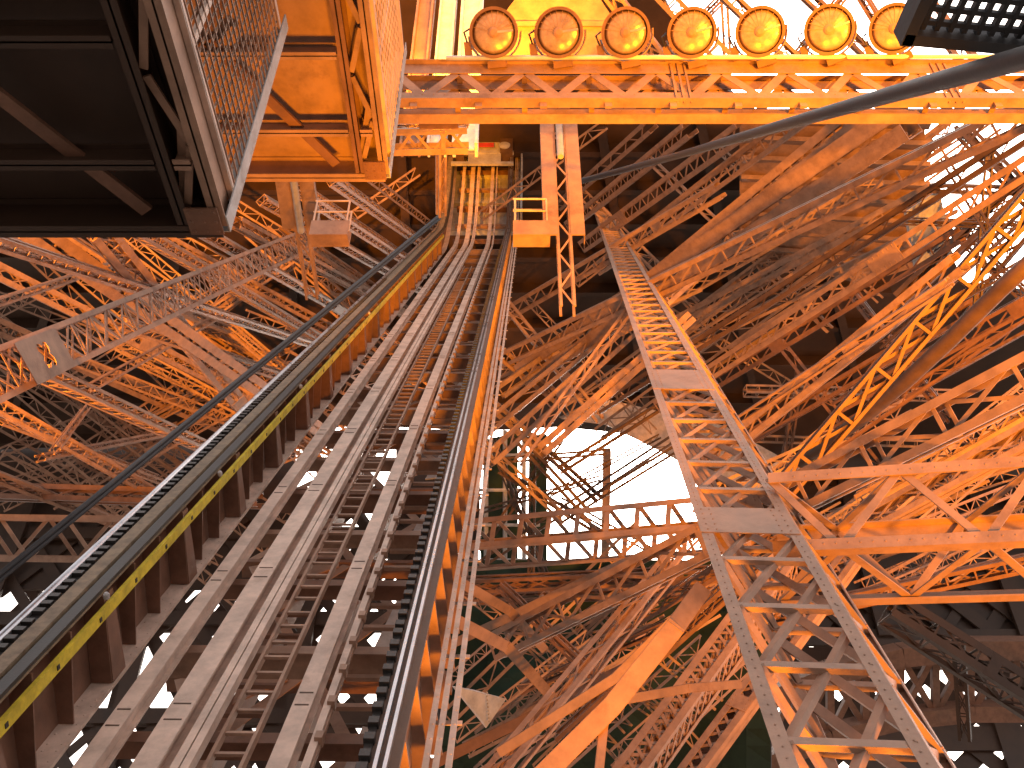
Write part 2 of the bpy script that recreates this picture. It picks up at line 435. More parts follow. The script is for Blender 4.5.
for a in (-2.885, -2.80):
    k = MB(); sweep(k, a - 0.02, a + 0.02, -0.1, 0.02); sweep(k, a - 0.035, a + 0.035, 0.022, 0.035); k.build('rail', 'rail', r)
r = thing('guide_rail', T(3, -1.84, 0), 'single thin guide rail with clips just right of the third beige track beam', 'guide rail')
k = MB(); sweep(k, -1.87, -1.80, -0.12, -0.02); k.build('rail', 'rail', r)
k = MB(); s = 4
while s < 40: k.box(T(s, -1.80, -0.03), TD * 0.05, TX * 0.035, TN * 0.05); s += 0.55
sweep(k, -1.83, -1.78, -0.09, -0.05, [3, 12, 22, 32, 40]); k.build('rail_clip', 'paint', r)
# ladder
r = thing('ladder', T(3, -2.55, 0), 'long steel ladder with thin rungs lying between the track beams', 'ladder')
for a in (-2.70, -2.40):
    k = MB(); sweep(k, a - 0.016, a + 0.016, -0.16, -0.08, [3, 12, 22, 32, 40]); k.build('stringer', 'paint', r)
s = 4.0; i = 0
while i < 100:
    k = MB(); k.bar(T(s, -2.70, -0.12), T(s, -2.40, -0.12), 0.035, 0.03, TN); k.build('rung', 'paint', r); s += 0.32; i += 1
# sleepers and the frame under the track
for i in range(36):
    s = 4.6 + i * 1.62
    if s > 60: break
    k = MB(); d = tdir(s); nn = tnrm(s)
    hh = 0.11 if i % 3 else 0.17
    k.box(T(s, -2.6, -0.42 - hh), TX * 1.36, d * 0.012, nn * hh); k.box(T(s, -2.6, -0.41), TX * 1.36, d * 0.08, nn * 0.008)
    one('track_sleeper', k, 'paint' if i % 2 else 'rust', 'one of the steel cross ties laid under the beams of the lift track', 'cross tie', 'cross ties under the lift track')
r = thing('underframe', T(3, -2.6, -1.2), 'brown braced frame of joists and flat diagonals underneath the lift track', 'track frame')
for i in range(14):
    s = 4 + i * 3.1
    if s > 45: break
    for (a0, a1, ds) in ((-4.2, -2.7, 3.0), (-2.6, -1.1, 3.0), (-2.6, -4.1, 3.0), (-1.0, -2.5, 3.0)):
        k = MB(); off = -1.15 if a1 > a0 else -1.17
        k.bar(T(s, a0, off), T(s + ds, a1, off), 0.14, 0.012, TN); k.build('diagonal', 'paint', r)
    k = MB(); k.bar(T(s, -4.3, -1.25), T(s, -0.9, -1.25), 0.10, 0.26, TN); k.build('joist', 'rust', r)
    if True:
        k = MB(); k.prism([T(s - .7, -3.3, -1.12), T(s + .5, -3.45, -1.12), T(s + .6, -2.95, -1.12), T(s - .2, -2.8, -1.12)], TN, .02); k.build('gusset_plate', 'paint', r)
        k = MB(); k.prism([T(s + 0.3, -1.9, -1.05), T(s + 1.9, -1.75, -1.05), T(s + 1.7, -1.25, -1.05), T(s + 0.5, -1.3, -1.05)], TN, 0.02); k.build('gusset_plate', 'grey', r)
for a in (-3.4, -1.6, -2.5):
    k = MB(); sweep(k, a - 0.06, a + 0.06, -1.7, -1.35, [3, 12, 22, 32, 42, 47]); k.build('stringer', 'rust', r)
for i in range(60):
    s = 4.3 + i * 0.55
    k = MB(); k.bar(T(s, -1.95, -0.62), T(s, -1.2, -0.62), 0.07, 0.05, TN); k.build('crosspiece', 'paint', r)
    k = MB(); k.bar(T(s + .2, -3.55, -0.85), T(s + .2, -2.75, -0.85), 0.05, 0.05, TN); k.build('crosspiece', 'rust', r)
# pale boards lying under the ladder
for (s, ln, lab) in ((7.0, 0.7, 'short pale board lying lowest under the lift track ladder'), (8.4, 0.9, 'middle pale board under the lift track ladder'), (10.0, 2.1, 'longest pale board under the lift track, upper end near the beam')):
    k = MB(); k.box(T(s + ln/2, -2.25, -0.6), TD * ln / 2, TX * 0.09, TN * 0.02); one('board', k, 'grey', lab, 'board')
r = thing('shaft_daylight_plates', T(52, -2.6, -.9), 'added grey plates carrying the daylight tone of the shaft where the lift track turns upright', 'daylight plate')  # grey plates added so their colour gives the daylight in the upper shaft
for i in range(5):
    k = MB(); s = 51.5 + i * 2.5; k.box(T(s + 1.2, -2.6, -.95), TX * 2.1, tdir(s + 1.2) * 1.22, tnrm(s + 1.2) * .03); k.build('plate', 'grey', r)
    k = MB(); k.box(T(s, -2.6, -.8), TX * 2.1, tdir(s) * .07, tnrm(s) * .12); k.build('stiffener', 'grey', r)
for a in (-4.75, -.45):
    k = MB(); sweep(k, a - .05, a + .05, -.95, .9, [51, 52, 53, 60, 64]); k.build('side_plate', 'grey', r)
# lift car high up the track
r = thing('lift_car', T(56, -2.6, 0.5), 'grey lift car end high up where the track turns steep', 'lift car')
k = MB(); k.box(T(57.5, -2.5, 0.9), TX * 0.9, TD * 0.25, tdir(57) * 2.2); k.build('cabin', 'grey', r)
k = MB(); k.box(T(56.6, -2.5, 1.25), TX * 0.5, tnrm(57) * 0.02, tdir(57) * 0.18); k.build('warning_panel', 'red', r)
for a in (-4.0, -1.3):
    k = MB(); k.box(T(57.0, a, 0.9), TX * 0.35, tnrm(57) * 0.4, tdir(57) * 0.9); k.build('bogie', 'dark', r)
    k = MB(); k.lathe(T(56.4, a - 0.1, 1.32), tnrm(57), [(0.3, 0), (0.32, 0.06), (0.1, 0.1)], 14); k.build('wheel', 'grey', r)
for s in (55.2, 56.2, 58.2):
    k = MB(); k.box(T(s, -2.6, 1.0), TX * 1.7, tnrm(57) * 0.08, tdir(57) * 0.10); k.build('buffer_beam', 'grey', r)

# ================================================================== NEAR PLATFORMS OVERHEAD
def platform(label, cx, cy, d, width, length, mesh_h, m, mi='rust', mm='rust', post=0.13, inset=0.9, st=0.075, wr=0.014):
    c = P(cx, cy, d); r = thing('service_platform', c, label, 'platform')
    X, Y, Z = V((1, 0, 0)), V((0, -1, 0)), V((0, 0, 1))
    k = MB(); k.box(c - X * (width/2 + .02) + Y * (length/2 - .03) + Z * 0.328, X * width/2, Y * length/2, Z * 0.03); k.build('floor_plate', m, r)
    def beam(p, q, h, fl, nm, mm):
        k = MB(); n_ = (q - p).normalized().cross(Z)
        k.bar(p + Z * h/2, q + Z * h/2, 0.012, h, Z); k.bar(p + Z * 0.006, q + Z * 0.006, fl, 0.012, Z); k.bar(p + Z * (h + 0.008), q + Z * (h + 0.008), fl, 0.012, Z)
        return k.build(nm, mm, r)
    beam(c - X * width, c, 0.28, 0.10, 'edge_beam', m)
    beam(c + Y * 0.052, c + Y * length, 0.28, 0.10, 'edge_beam', 'paint')
    ib = -X * inset
    beam(c + ib + Y * 0.06, c + ib + Y * length, 0.26, 0.09, 'inner_beam', mi)
    q = 0.55; i = 0
    while q < length:
        beam(c + Y * q - X * 0.07, c + Y * q + ib + X * 0.06, 0.2, 0.08, 'bracket', 'paint') if i % 2 == 0 else None
        beam(c + Y * q + ib - X * 0.06, c + Y * q - X * width, 0.16, 0.08, 'floor_joist', m)
        q += 0.85; i += 1
    q = 0.2
    while q < length - .5:      # zigzag bracing between the edge beam and the inner beam
        k = MB(); k.bar(c + ib + Y * q + X * .05 + Z * .06, c + Y * (q + .45) - X * .06 + Z * .06, 0.05, 0.02, Z); k.build('zigzag_brace', 'paint', r)
        k = MB(); k.bar(c + Y * (q + .5) - X * .06 + Z * .06, c + ib + Y * (q + .95) + X * .05 + Z * .06, 0.05, 0.02, Z); k.build('zigzag_brace', 'paint', r); q += 1.0
    for (xa, ya, xb, yb) in ((.5, .1, 1.5, 1.5), (2.6, .1, 1.5, 1.5), (1.5, 1.6, .5, 3.0), (3.4, .1, 4.6, 1.5)):
        k = MB(); k.bar(c - X * xa + Y * ya + Z * .10, c - X * xb + Y * yb + Z * .10, .10, .03, Z); k.build('floor_brace', 'rust', r)
    k = MB(); k.bar(c + ib + Y * 0.1 + Z * 0.1, c + Y * .8 - X * 0.08 + Z * 0.1, 0.07, 0.012, Z); k.build('diagonal', 'paint', r)
    k = MB(); k.bar(c - X * 2.8 + Y * 0.1 + Z * 0.12, c - X * 1.2 + Y * 1.6 + Z * 0.12, 0.12, 0.012, Z); k.build('diagonal', m, r)
    # fence of wire mesh on the open side
    k = MB(); k.angle(c + Z * 0.0 + X * .06, c + Z * (mesh_h + 0.2) + X * .06, -X, Y, post, 0.01); k.build('corner_post', 'grey', r)
    for hh in (0.30, mesh_h):
        k = MB(); k.bar(c + Y * 0.06 + Z * hh + X * .03, c + Y * length + Z * hh + X * .03, 0.05, 0.04, X); k.build('fence_rail', 'rail', r)
    q = 1.2
    while q < length:
        k = MB(); k.bar(c + Y * q + Z * .3 + X * .03, c + Y * q + Z * mesh_h + X * .03, 0.05, 0.03, X); k.build('fence_post', 'rail', r); q += 1.2
    k = MB(); q = 0.0
    while q < length:
        k.bar(c + Y * (q + 0.09) + Z * 0.3 + X * .03, c + Y * (q + 0.09) + Z * mesh_h + X * .03, wr, wr, X); q += st
    z = 0.36
    while z < mesh_h:
        k.bar(c + Y * 0.08 + Z * z + X * .045, c + Y * length + Z * z + X * .045, wr, wr, X); z += st
    k.build('wire_mesh', mm, r)
    k = MB(); k.prism([c + X*.02 - X*.0 + Z*-.02, c + X*.02 + Y*.22 + Z*-.02, c - X*.2 + Y*.22 + Z*-.02, c - X*.2 + Z*-.02], Z, 0.016)
    for i in range(3):
        for j in range(3): k.rivet(c + X*(-.01 - .08*i) + Y*(.03 + .08*j) - Z*.028, -Z, 0.014)
    k.build('gusset_plate', 'rust', r)
    return r
platform('dark platform overhead in the near corner, with a wire mesh fence along its open side', 222, 232, 6.5, 7.0, 5.5, 2.4, 'deck', mi='deck', mm='paint', inset=0.24, st=0.1, wr=0.011)  # shade of the near platform put into its darker material
platform('orange lit platform underside behind the dark one, with a pale wire mesh side', 385, 178, 10.0, 4.2, 6.0, 2.2, 'paint', mm='rail', inset=0.25, st=0.13, wr=0.012)

# perforated landing, the near corner at upper right
def grating():
    c = P(905, 33, 4.2); r = thing('grating_landing', c, 'black perforated landing seen from below against white sky', 'grating')
    X = V((1, 0.10, 0)).normalized(); Y = V((0.10, -1, 0)).normalized(); Z = V((0, 0, 1))
    k = MB(); k.bar(c - X*.02, c + X * 1.6, 0.05, 0.12, Z); k.build('front_bar', 'cable', r)
    k = MB(); k.bar(c - Y * .03 , c + Y * 1.6, 0.05, 0.12, Z); k.build('side_bar', 'cable', r)
    k = MB()
    for i in range(1, 26): k.bar(c + X * (i * .062) + Y * .03, c + X * (i * .062) + Y * 1.6, 0.022, 0.03, Z)
    for j in range(1, 26): k.bar(c + Y * (j * .062) + X * .03, c + Y * (j * .062) + X * 1.6, 0.022, 0.026, Z)
    k.build('grating', 'cable', r)
    for i in (0.55, 1.1):
        k = MB(); k.bar(c + X * i + Y * .03 - Z*.05, c + X * i + Y * 1.6 - Z*.05, 0.06, 0.06, Z); k.build('bearer', 'cable', r)
grating()
# cables
k = MB(); pts = [P(1420, -66, 2.1), P(1075, 42, 3.2), P(1024, 58, 3.6), P(900, 92, 5.2), P(780, 126, 8.0), P(680, 155, 13), P(578, 182, 17.0)]
k.tube(pts, 0.043, 12, 0.05); one('cable', k, 'cable', 'thick black cable slanting down from the upper right corner to the hanging mast', 'cable', smooth=True)
for off, lab in ((0, 'upper of two dark cables crossing the left side above the chrome rail'), (6, 'lower of two dark cables crossing the left side above the chrome rail')):
    k = MB(); k.tube([P(-20, 590 + off, 7.0), P(150, 452 + off * .8, 11.5), P(300, 330 + off * .6, 18), P(440, 215 + off * .5, 28)], 0.02, 8, 0.045)
    one('cable', k, 'cable', lab, 'cable', smooth=True)

# ================================================================== PROJECTOR BRIDGE
def lamp_bridge():
    d = 14.0; A = P(392, 83, d); B = P(1520, 83, d); X = V((1, 0, 0)); 
    r = thing('lamp_bridge', A, 'orange riveted truss bridge crossing overhead and carrying the row of round projectors', 'truss bridge')
    hz = 0.74
    Z = V((0, 0, 1)); Yv = V((0, 1, 0))
    for dy in (0, 0.27):
        for dz, nm in ((hz / 2, 'top_chord'), (-hz / 2, 'bottom_chord')):
            k = MB(); a = A + Yv * dy + Z * dz; b = B + Yv * dy + Z * dz
            k.bar(a, b, 0.012, 0.24, Z); sg = 1 if dz > 0 else -1
            k.bar(a + Z * sg * .126, b + Z * sg * .126, 0.16, 0.012, Z)
            q = 0.3
            while q < (B - A).length:
                for e in (-.07, .07): k.rivet(a + X * q + Z * e - Yv * .007, -Yv, 0.011)
                q += 0.16
            k.build(nm, 'paint', r)
    n = 17; st = (B - A).length / n
    for dy in (0, 0.27):
        for i in range(n):
            p0 = A + X * (i * st) + Yv * (dy + .02); p1 = p0 + X * st; pm = p0 + X * st / 2
            lo, hi = Z * -.33, Z * .33
            for (p, q) in (((p0 + hi), (pm + lo)), ((pm + lo), (p1 + hi))):
                k = MB(); k.bar(p, q, 0.13, 0.014, Yv); k.build('brace', 'paint', r)
    for i in range(n + 1):
        k = MB(); p = A + X * (i * st) - Z * hz / 2
        k.bar(p + Yv * .03, p + Yv * .25, 0.08, 0.02, Z); k.build('cross_bar', 'paint', r)
        k = MB(); p = A + X * (i * st) + Z * hz / 2
        k.bar(p + Yv * .03, p + Yv * .25, 0.08, 0.02, Z); k.build('cross_bar', 'paint', r)
    for i in range(0, 17):
        p = A + X * (0.35 + i * 0.92) - Z * (hz / 2 + .17)
        k = MB(); k.box(p, X * .05, Yv * .02, Z * .07); k.build('clip', 'paint', r)
    k = MB(); k.bar(A - X * .05 - Z * .56, A - X * .05 + Z * .56, 0.14, 0.03, Yv); k.build('end_post', 'paint', r)
    for i in (3, 7):
        for e in (0, .1, .2):
            k = MB(); p = A + X * (i * st + 1.2 + e) - Yv * .02; k.bar(p - Z * .52, p + Z * .52, 0.03, 0.02, Yv); k.build('splice_strap', 'paint', r)
    return A, hz
LA, LH = lamp_bridge()
k = MB(); k.tube([P(446, 58, 14.1), P(760, 57, 14.1), P(1515, 55, 14.1)], 0.035, 8)
one('conduit', k, 'white', 'white cable conduit running along the top of the projector bridge', 'conduit', smooth=True)
LABS = ['leftmost of the seven round projectors, beside the bright white columns', 'second round projector from the left on the bridge', 'third round projector from the left on the bridge', 'middle projector of the seven on the bridge',
        'third round projector from the right end of the bridge row', 'second round projector from the right, against white sky', 'rightmost round projector, its edge hidden by the black grating']
def projector(i, x, y):
    d = 14.0; c = P(x, y, d); r = thing('projector', c - V((0, 0, 0.4)), LABS[i], 'projector', 'projectors on the bridge')
    ax = (CAM + V((0.4 * (i - 3), -1.0, 1.0)) - c).normalized(); rad = 0.335
    side = ax.cross(V((0, 0, 1))).normalized(); upv = side.cross(ax)
    k = MB(); k.lathe(c - ax * 0.32, ax, [(0.10, 0), (0.2, 0.03), (rad * 0.93, 0.14), (rad, 0.30), (rad, 0.36)], 32); k.build('drum', 'paint', r, False)
    k = MB(); k.lathe(c + ax * 0.03, ax, [(rad * 0.93, 0.012), (rad * 1.06, 0.012), (rad * 1.06, 0.06), (rad * 0.93, 0.06), (rad * 0.93, 0.012)], 32); k.build('rim', 'rust', r)
    k = MB(); k.lathe(c + ax * 0.042, ax, [(rad * 0.925, 0), (rad * 0.75, 0.025), (rad * 0.4, 0.05), (0.02, 0.06)], 32); gl = k.build('lens', 'glass', r, True)
    k = MB()
    for j in range(9):
        th = R(20 + j * 17.5); dv = side * math.cos(th) + upv * math.sin(th)
        k.bar(c + ax * .10 + dv * rad * .25, c + ax * 0.062 + dv * rad * 0.9, 0.008, 0.008, ax)
    k.build('lens_rib', 'paint', gl)
    k = MB(); k.lathe(c + ax * 0.10, ax, [(rad * 0.2, 0), (rad * 0.22, 0.015), (rad * 0.12, 0.03)], 16); k.build('lens_cap', 'paint', gl)
    k = MB(); k.bar(c + ax * .115 - side * rad * .85, c + ax * .115 + side * rad * 0.1, 0.03, 0.012, ax); k.build('glint_bar', 'glint', gl)  # bright bar standing in for the horizontal reflection in the glass
    # yoke
    k = MB()
    arc = [c - ax * .12 + side * (rad * 1.14 * math.cos(R(t))) + upv * (rad * 1.14 * math.sin(R(t))) for t in range(180, 361, 15)]
    for p, q in zip(arc, arc[1:]): k.bar(p, q, 0.07, 0.014, (c - p))
    k.build('yoke', 'paint', r)
    k = MB(); k.box(c - upv * rad * 1.28 - ax * .12, side * .14, ax * .08, upv * .05); k.build('base_clamp', 'rust', r)
    k = MB(); k.box(c + side * (-1 if False else 1) * rad * 1.2 - upv * rad * .55 - ax * .05, side * .05, ax * .06, upv * .10); k.build('ballast_box', 'rust', r)
    k = MB(); k.tube([c + side * rad * 1.2 - upv * rad * .3, c + side * rad * 1.3 + upv * .05, c + side * rad * 1.08 + upv * .1 - ax * .1], 0.014, 6); k.build('supply_lead', 'grease', r)
for i, (x, y) in enumerate(((494, 33), (559, 33), (626, 33), (692, 33), (760, 32), (829, 30), (894, 29))): projector(i, x, y)

# hanging masts with their baskets
def mast(label, x0, x1, y0, y1, ylat, bx0, bx1, by0, by1, by2, d, foot=None):
    top = P((x0 + x1) / 2, y0, d); r = thing('hanging_mast', top, label, 'hanging mast')
    def at(x, y): # vertical below top: px offsets at the mast's own distance
        return P(x, y0, d)
    Z = V((0, 0, 1)); Y = V((0, 1, 0)); X = V((1, 0, 0))
    L = (top.z - PYY(x0, y1, top.y).z); LL = top.z - PYY(x0, ylat, top.y).z
    if foot: Z = (top - foot).normalized(); LL = (top - foot).length; L = LL * .42; X = Y.cross(Z).normalized(); Y = Z.cross(X)
    w = (x1 - x0) * d / F; pl = w * 0.34
    tl, tr = top - X * w / 2, top + X * w / 2
    for e, sg in ((tl, 1), (tr, -1)):
        k = MB(); k.box(e + X * sg * pl / 2 - Z * L / 2, X * pl / 2, Y * .012, Z * L / 2); k.box(e + X * sg * .006 + Y * .10 - Z * L / 2, X * .006, Y * .085, Z * L / 2); k.build('side_plate', 'paint', r)
    for e in (-.42, .42):
        for dy in (0.02, 0.22):
            k = MB(); p = top + X * (w * .36 * e) + Y * dy; k.bar(p, p - Z * LL, 0.04, 0.03, Y); k.build('mast_leg', 'paint', r)
    n = int(LL / 0.34); k = MB()
    for i in range(n):
        a, b = (-.42, .42) if i % 2 else (.42, -.42)
        k.bar(top + X * w * .36 * a - Z * (i * LL / n) + Y * .02, top + X * w * .36 * b - Z * ((i+1) * LL / n) + Y * .02, 0.028, 0.012, Y)
    k.build('lacing', 'paint', r)
    k = MB(); k.lathe(top - Z * 1.05 + Y * 0.0 - Y*.06, Z, [(0.05, 0), (0.06, .05), (0.06, 1.0)], 12); k.build('counterweight', 'grey', r)
    # basket
    Z = V((0, 0, 1)); Y = V((0, 1, 0)); X = V((1, 0, 0))
    bw = (bx1 - bx0) * d / F; pb = PYY(bx0, by2, top.y); zt = PYY(bx0, by1, top.y).z; zz = PYY(bx0, by0, top.y).z; hb = zt - pb.z
    k = MB(); k.box(pb + X * bw / 2 + Z * hb / 2 - Y * .02, X * bw / 2, Y * .014, Z * hb / 2); k.box(pb + X * bw / 2 + Y * .1 + Z * .01, X * bw / 2, Y * .10, Z * .008)
    k.box(pb + X * bw / 2 + Y * .21 + Z * hb / 2, X * bw / 2, Y * .014, Z * hb / 2); bk = k.build('basket', 'paint', r)
    for dy in (-.02, .2):
        k = MB()
        p = V((pb.x, pb.y + dy, zt)); q = p + X * bw * .92
        up_ = Z * (zz - zt)
        k.tube([p + X*.03, p + X*.03 + up_], 0.017, 6); k.tube([q, q + up_], 0.017, 6); k.tube([p + up_, q + up_], 0.017, 6); k.tube([p + up_ * .45, q + up_ * .45], 0.013, 6)
        k.build('railing', 'rail', bk)
mast('orange hanging mast of wide plates below the bridge, with a railed basket on its left', 540, 577, 122, 235, 305, 513, 546, 200, 222, 236, 16.5)
mast('orange hanging mast below the lit platform, with a small railed basket on its right', 274, 312, 172, 222, 300, 309, 345, 202, 222, 236, 16.0, P(312, 300, 17.2))
# ================================================================== BIG NEAR LATTICE MEMBERS
CD = (RT * ((573 - 512) / F) + UP * ((384 - 150) / F) + FWD).normalized()
def column():
    z0, z1 = 5.0, 66.0; h = 3.47
    c0 = P(877, 830, 4.93)   # centre line marks
    def at(z): y = 150 + h * F / z; return P(573 + .4645 * (y - 150), y, z)
    A, B = at(4.8), at(z1)
    n = 72; o = -TN * 0.36 + TX * 0.28; A += o; B += o
    girder('lattice_column', 'long pale lattice column on the right, climbing from the near corner to the hanging mast', A, B, 0.90, 0.70, shear=-0.55, n=n, pat='M', cs=0.105, ct=0.014, bw=0.075, bt=0.045, m='paint',
           ref=-(A - CAM) * 0 + TN * -1, parts=True, cat='lattice column', plates=((0.064, 0.074), (0.150, 0.170)), chord_rivets=14)
column()
girder('lattice_strut', 'pale lattice strut with a pierced end plate, crossing the upper left under the dark platform', P(-40, 391, 14.2), P(325, 232, 40), 0.80, 0.8, n=34, pat='XP', cs=0.1, bw=0.05, m='paint', cat='lattice strut')
# pierced plate of that strut
def pierced():
    a = P(0, 376, 14.9); b = P(42, 357, 16.6); t = (b - a).normalized(); v = ((a + b) / 2 - CAM).normalized(); v = (v - t * v.dot(t)).normalized(); u = t.cross(v)
    k = MB(); o = -v * 0.44; c = (a + b) / 2 + o; W_, H_ = (b - a).length * .5, .37
    # plate with four round lobes cut out, built as wedges between the outline and the hole
    N = 48; out, inn = [], []
    for i in range(N):
        th = 2 * math.pi * i / N; e = V((math.cos(th), math.sin(th)))
        s = min(W_ / max(1e-6, abs(e.x)), H_ / max(1e-6, abs(e.y))); out.append(c + t * e.x * s + u * e.y * s)
        rr = 0.14 + 0.13 * abs(math.sin(2 * th)); inn.append(c + t * e.x * rr + u * e.y * rr)
    for dv in (0, 0.014):
        i0 = len(k.v); k.v += [p + v * dv for p in out] + [p + v * dv for p in inn]
        for i in range(N):
            j = (i + 1) % N; q = (i0 + i, i0 + j, i0 + N + j, i0 + N + i); k.f.append(q if dv else q[::-1])
    for i in range(N):
        j = (i + 1) % N; k.f.append((N + i, N + j, 3 * N + j, 3 * N + i))
    s = [o_ for o_ in COL.objects if o_.name.startswith('lattice_strut')][0]
    k.build('pierced_plate', 'paint', s)
pierced()

# low right: horizontal box girder
def box_girder():
    A = P(775, 541, 9.9); B = P(1120, 525, 9.0); B = A + (B - A) * 1.8
    girder('box_girder', 'heavy horizontal box girder on the right with orange underside, running behind the column', A, B, 0.92, 1.12, n=9, pat='Z', cs=0.12, ct=0.016, bw=0.075, bt=0.016, ref=V((0, 1, 0.0)), parts=True, cat='box girder', chord_rivets=6)
box_girder()
def orange_girder():
    # chords seen as the two bright orange bars that run from the rack girder to the right edge
    A = P(500, 645, 15.0); B = P(1120, 332, 8.6)
    girder('lattice_girder', 'strong slanting girder with two bright orange edges, passing behind the column to the right edge', A, B, 0.43, 0.4, n=11, pat='N', cs=0.085, ct=0.016, bw=0.045, roll=8, parts=True, cat='lattice girder', plates=((0.47, 0.58),), chord_rivets=0)
orange_girder()
girder('lattice_girder', 'pale ladder like girder with orange diagonals, rising steeply beside the curved pipe', P(735, 545, 17.5), P(1045, 185, 16), 0.42, 0.18, n=8, pat='N', cs=0.065, bw=0.06, m='rust', roll=-15, parts=True, cat='lattice girder')  # darker brown used here to dim the lamp light on this girder
# walkway with upright posts
girder('walkway_girder', 'pale walkway truss with plain upright posts in front of the sky opening', P(452, 547, 17.5), P(775, 520, 15.0), 0.58, 0.9, n=11, pat='P', cs=0.10, bw=0.09, ref=V((0, 1, 0.1)), parts=True, cat='walkway')
# low centre struts
def bar_thing(name, label, pts, d0, d1, wpx, m='paint', cat='strut', depth=None):
    """a built up bar: two angles back to back along a bent line"""
    pp = []
    n = len(pts)
    for i, (x, y) in enumerate(pts): pp.append(P(x, y, d0 + (d1 - d0) * i / (n - 1)))
    w = wpx * (d0 + d1) / 2 / F
    r = thing(name, pp[0], label, cat)
    for i, (p, q) in enumerate(zip(pp, pp[1:])):
        d = (q - p).normalized(); vw = ((p + q) / 2 - CAM).normalized(); v = (vw - d * vw.dot(d)).normalized(); u = d.cross(v)
        k = MB()
        k.bar(p - d * .02, q + d * .02, w, 0.014, v); k.bar(p + v * w * .42 - u * w * .48, q + v * w * .42 - u * w * .48, 0.014, w * .8, v); k.bar(p + v * w * .42 + u * w * .48, q + v * w * .42 + u * w * .48, 0.014, w * .8, v)
        k.build('flange', m, r)
    return r
bar_thing('strut', 'short orange bent strut leaving the rack girder, the upper of two', [(446, 574), (510, 611), (545, 650)], 13, 15.5, 9)
bar_thing('strut', 'orange strut bent like an elbow, leaving the rack girder lower down', [(440, 612), (507, 647), (560, 706)], 12, 14.5, 11)
bar_thing('strut', 'dull orange bar sloping up from the rack girder behind the bent struts', [(448, 646), (600, 574), (680, 540)], 17, 13.5, 9)
bar_thing('strut', 'broad orange bar with a pale top edge ending in a point left of the column', [(530, 788), (612, 706), (676, 626), (703, 588)], 7.6, 9.0, 19)
bar_thing('strut', 'thin orange bar running just above the broad pointed bar', [(500, 752), (615, 678), (703, 590)], 9.0, 9.6, 9)
bar_thing('strut', 'orange upright hanging from the broad pointed bar at the lower edge', [(606, 704), (597, 790)], 8.2, 7.6, 8)
bar_thing('strut', 'short level orange bar from the broad pointed bar towards the column', [(622, 700), (690, 688), (740, 684)], 9.6, 10.4, 8)
bar_thing('strut', 'brown bar low in the centre rising from the foot of the rack girder', [(420, 770), (520, 722), (640, 660)], 15, 16.5, 10, m='rust')
gpx('lattice_strut', 'pale twin bar strut rising from the lower edge behind the orange bars', (490, 785), (678, 556), 22, 11, 14.5, pat='Z', m='paint', n=9)
gpx('lattice_strut', 'orange ribbed lattice flange low down behind the left edge of the column', (610, 810), (790, 560), 30, 13, 17, pat='X', m='paint', n=26, roll=20, bw=0.05)
gpx('lattice_strut', 'second ribbed orange lattice flange beside the column foot, mostly behind its braces', (680, 790), (850, 560), 26, 15, 18, pat='X', m='paint', n=22, roll=35, bw=0.05)
k = MB(); k.prism([P(452, 686, 14), P(486, 728, 14.6), P(506, 699, 15), P(474, 690, 14.6)], FWD, 0.03); 
for i in range(9): k.rivet(P(487 + i * .3, 692 + i * 3.6, 14.55) - FWD * .03, -FWD, .018)
one('gusset_plate', k, 'grey', 'pale grey triangular plate beside the foot of the rack girder', 'plate')
k = MB(); k.prism([P(905, 212, 30), P(938, 190, 30), P(953, 262, 31), P(918, 286, 31)], FWD, 0.2); one('web_plate', k, 'grey', 'pale grey plate between orange struts near the sky gap on the right', 'plate')

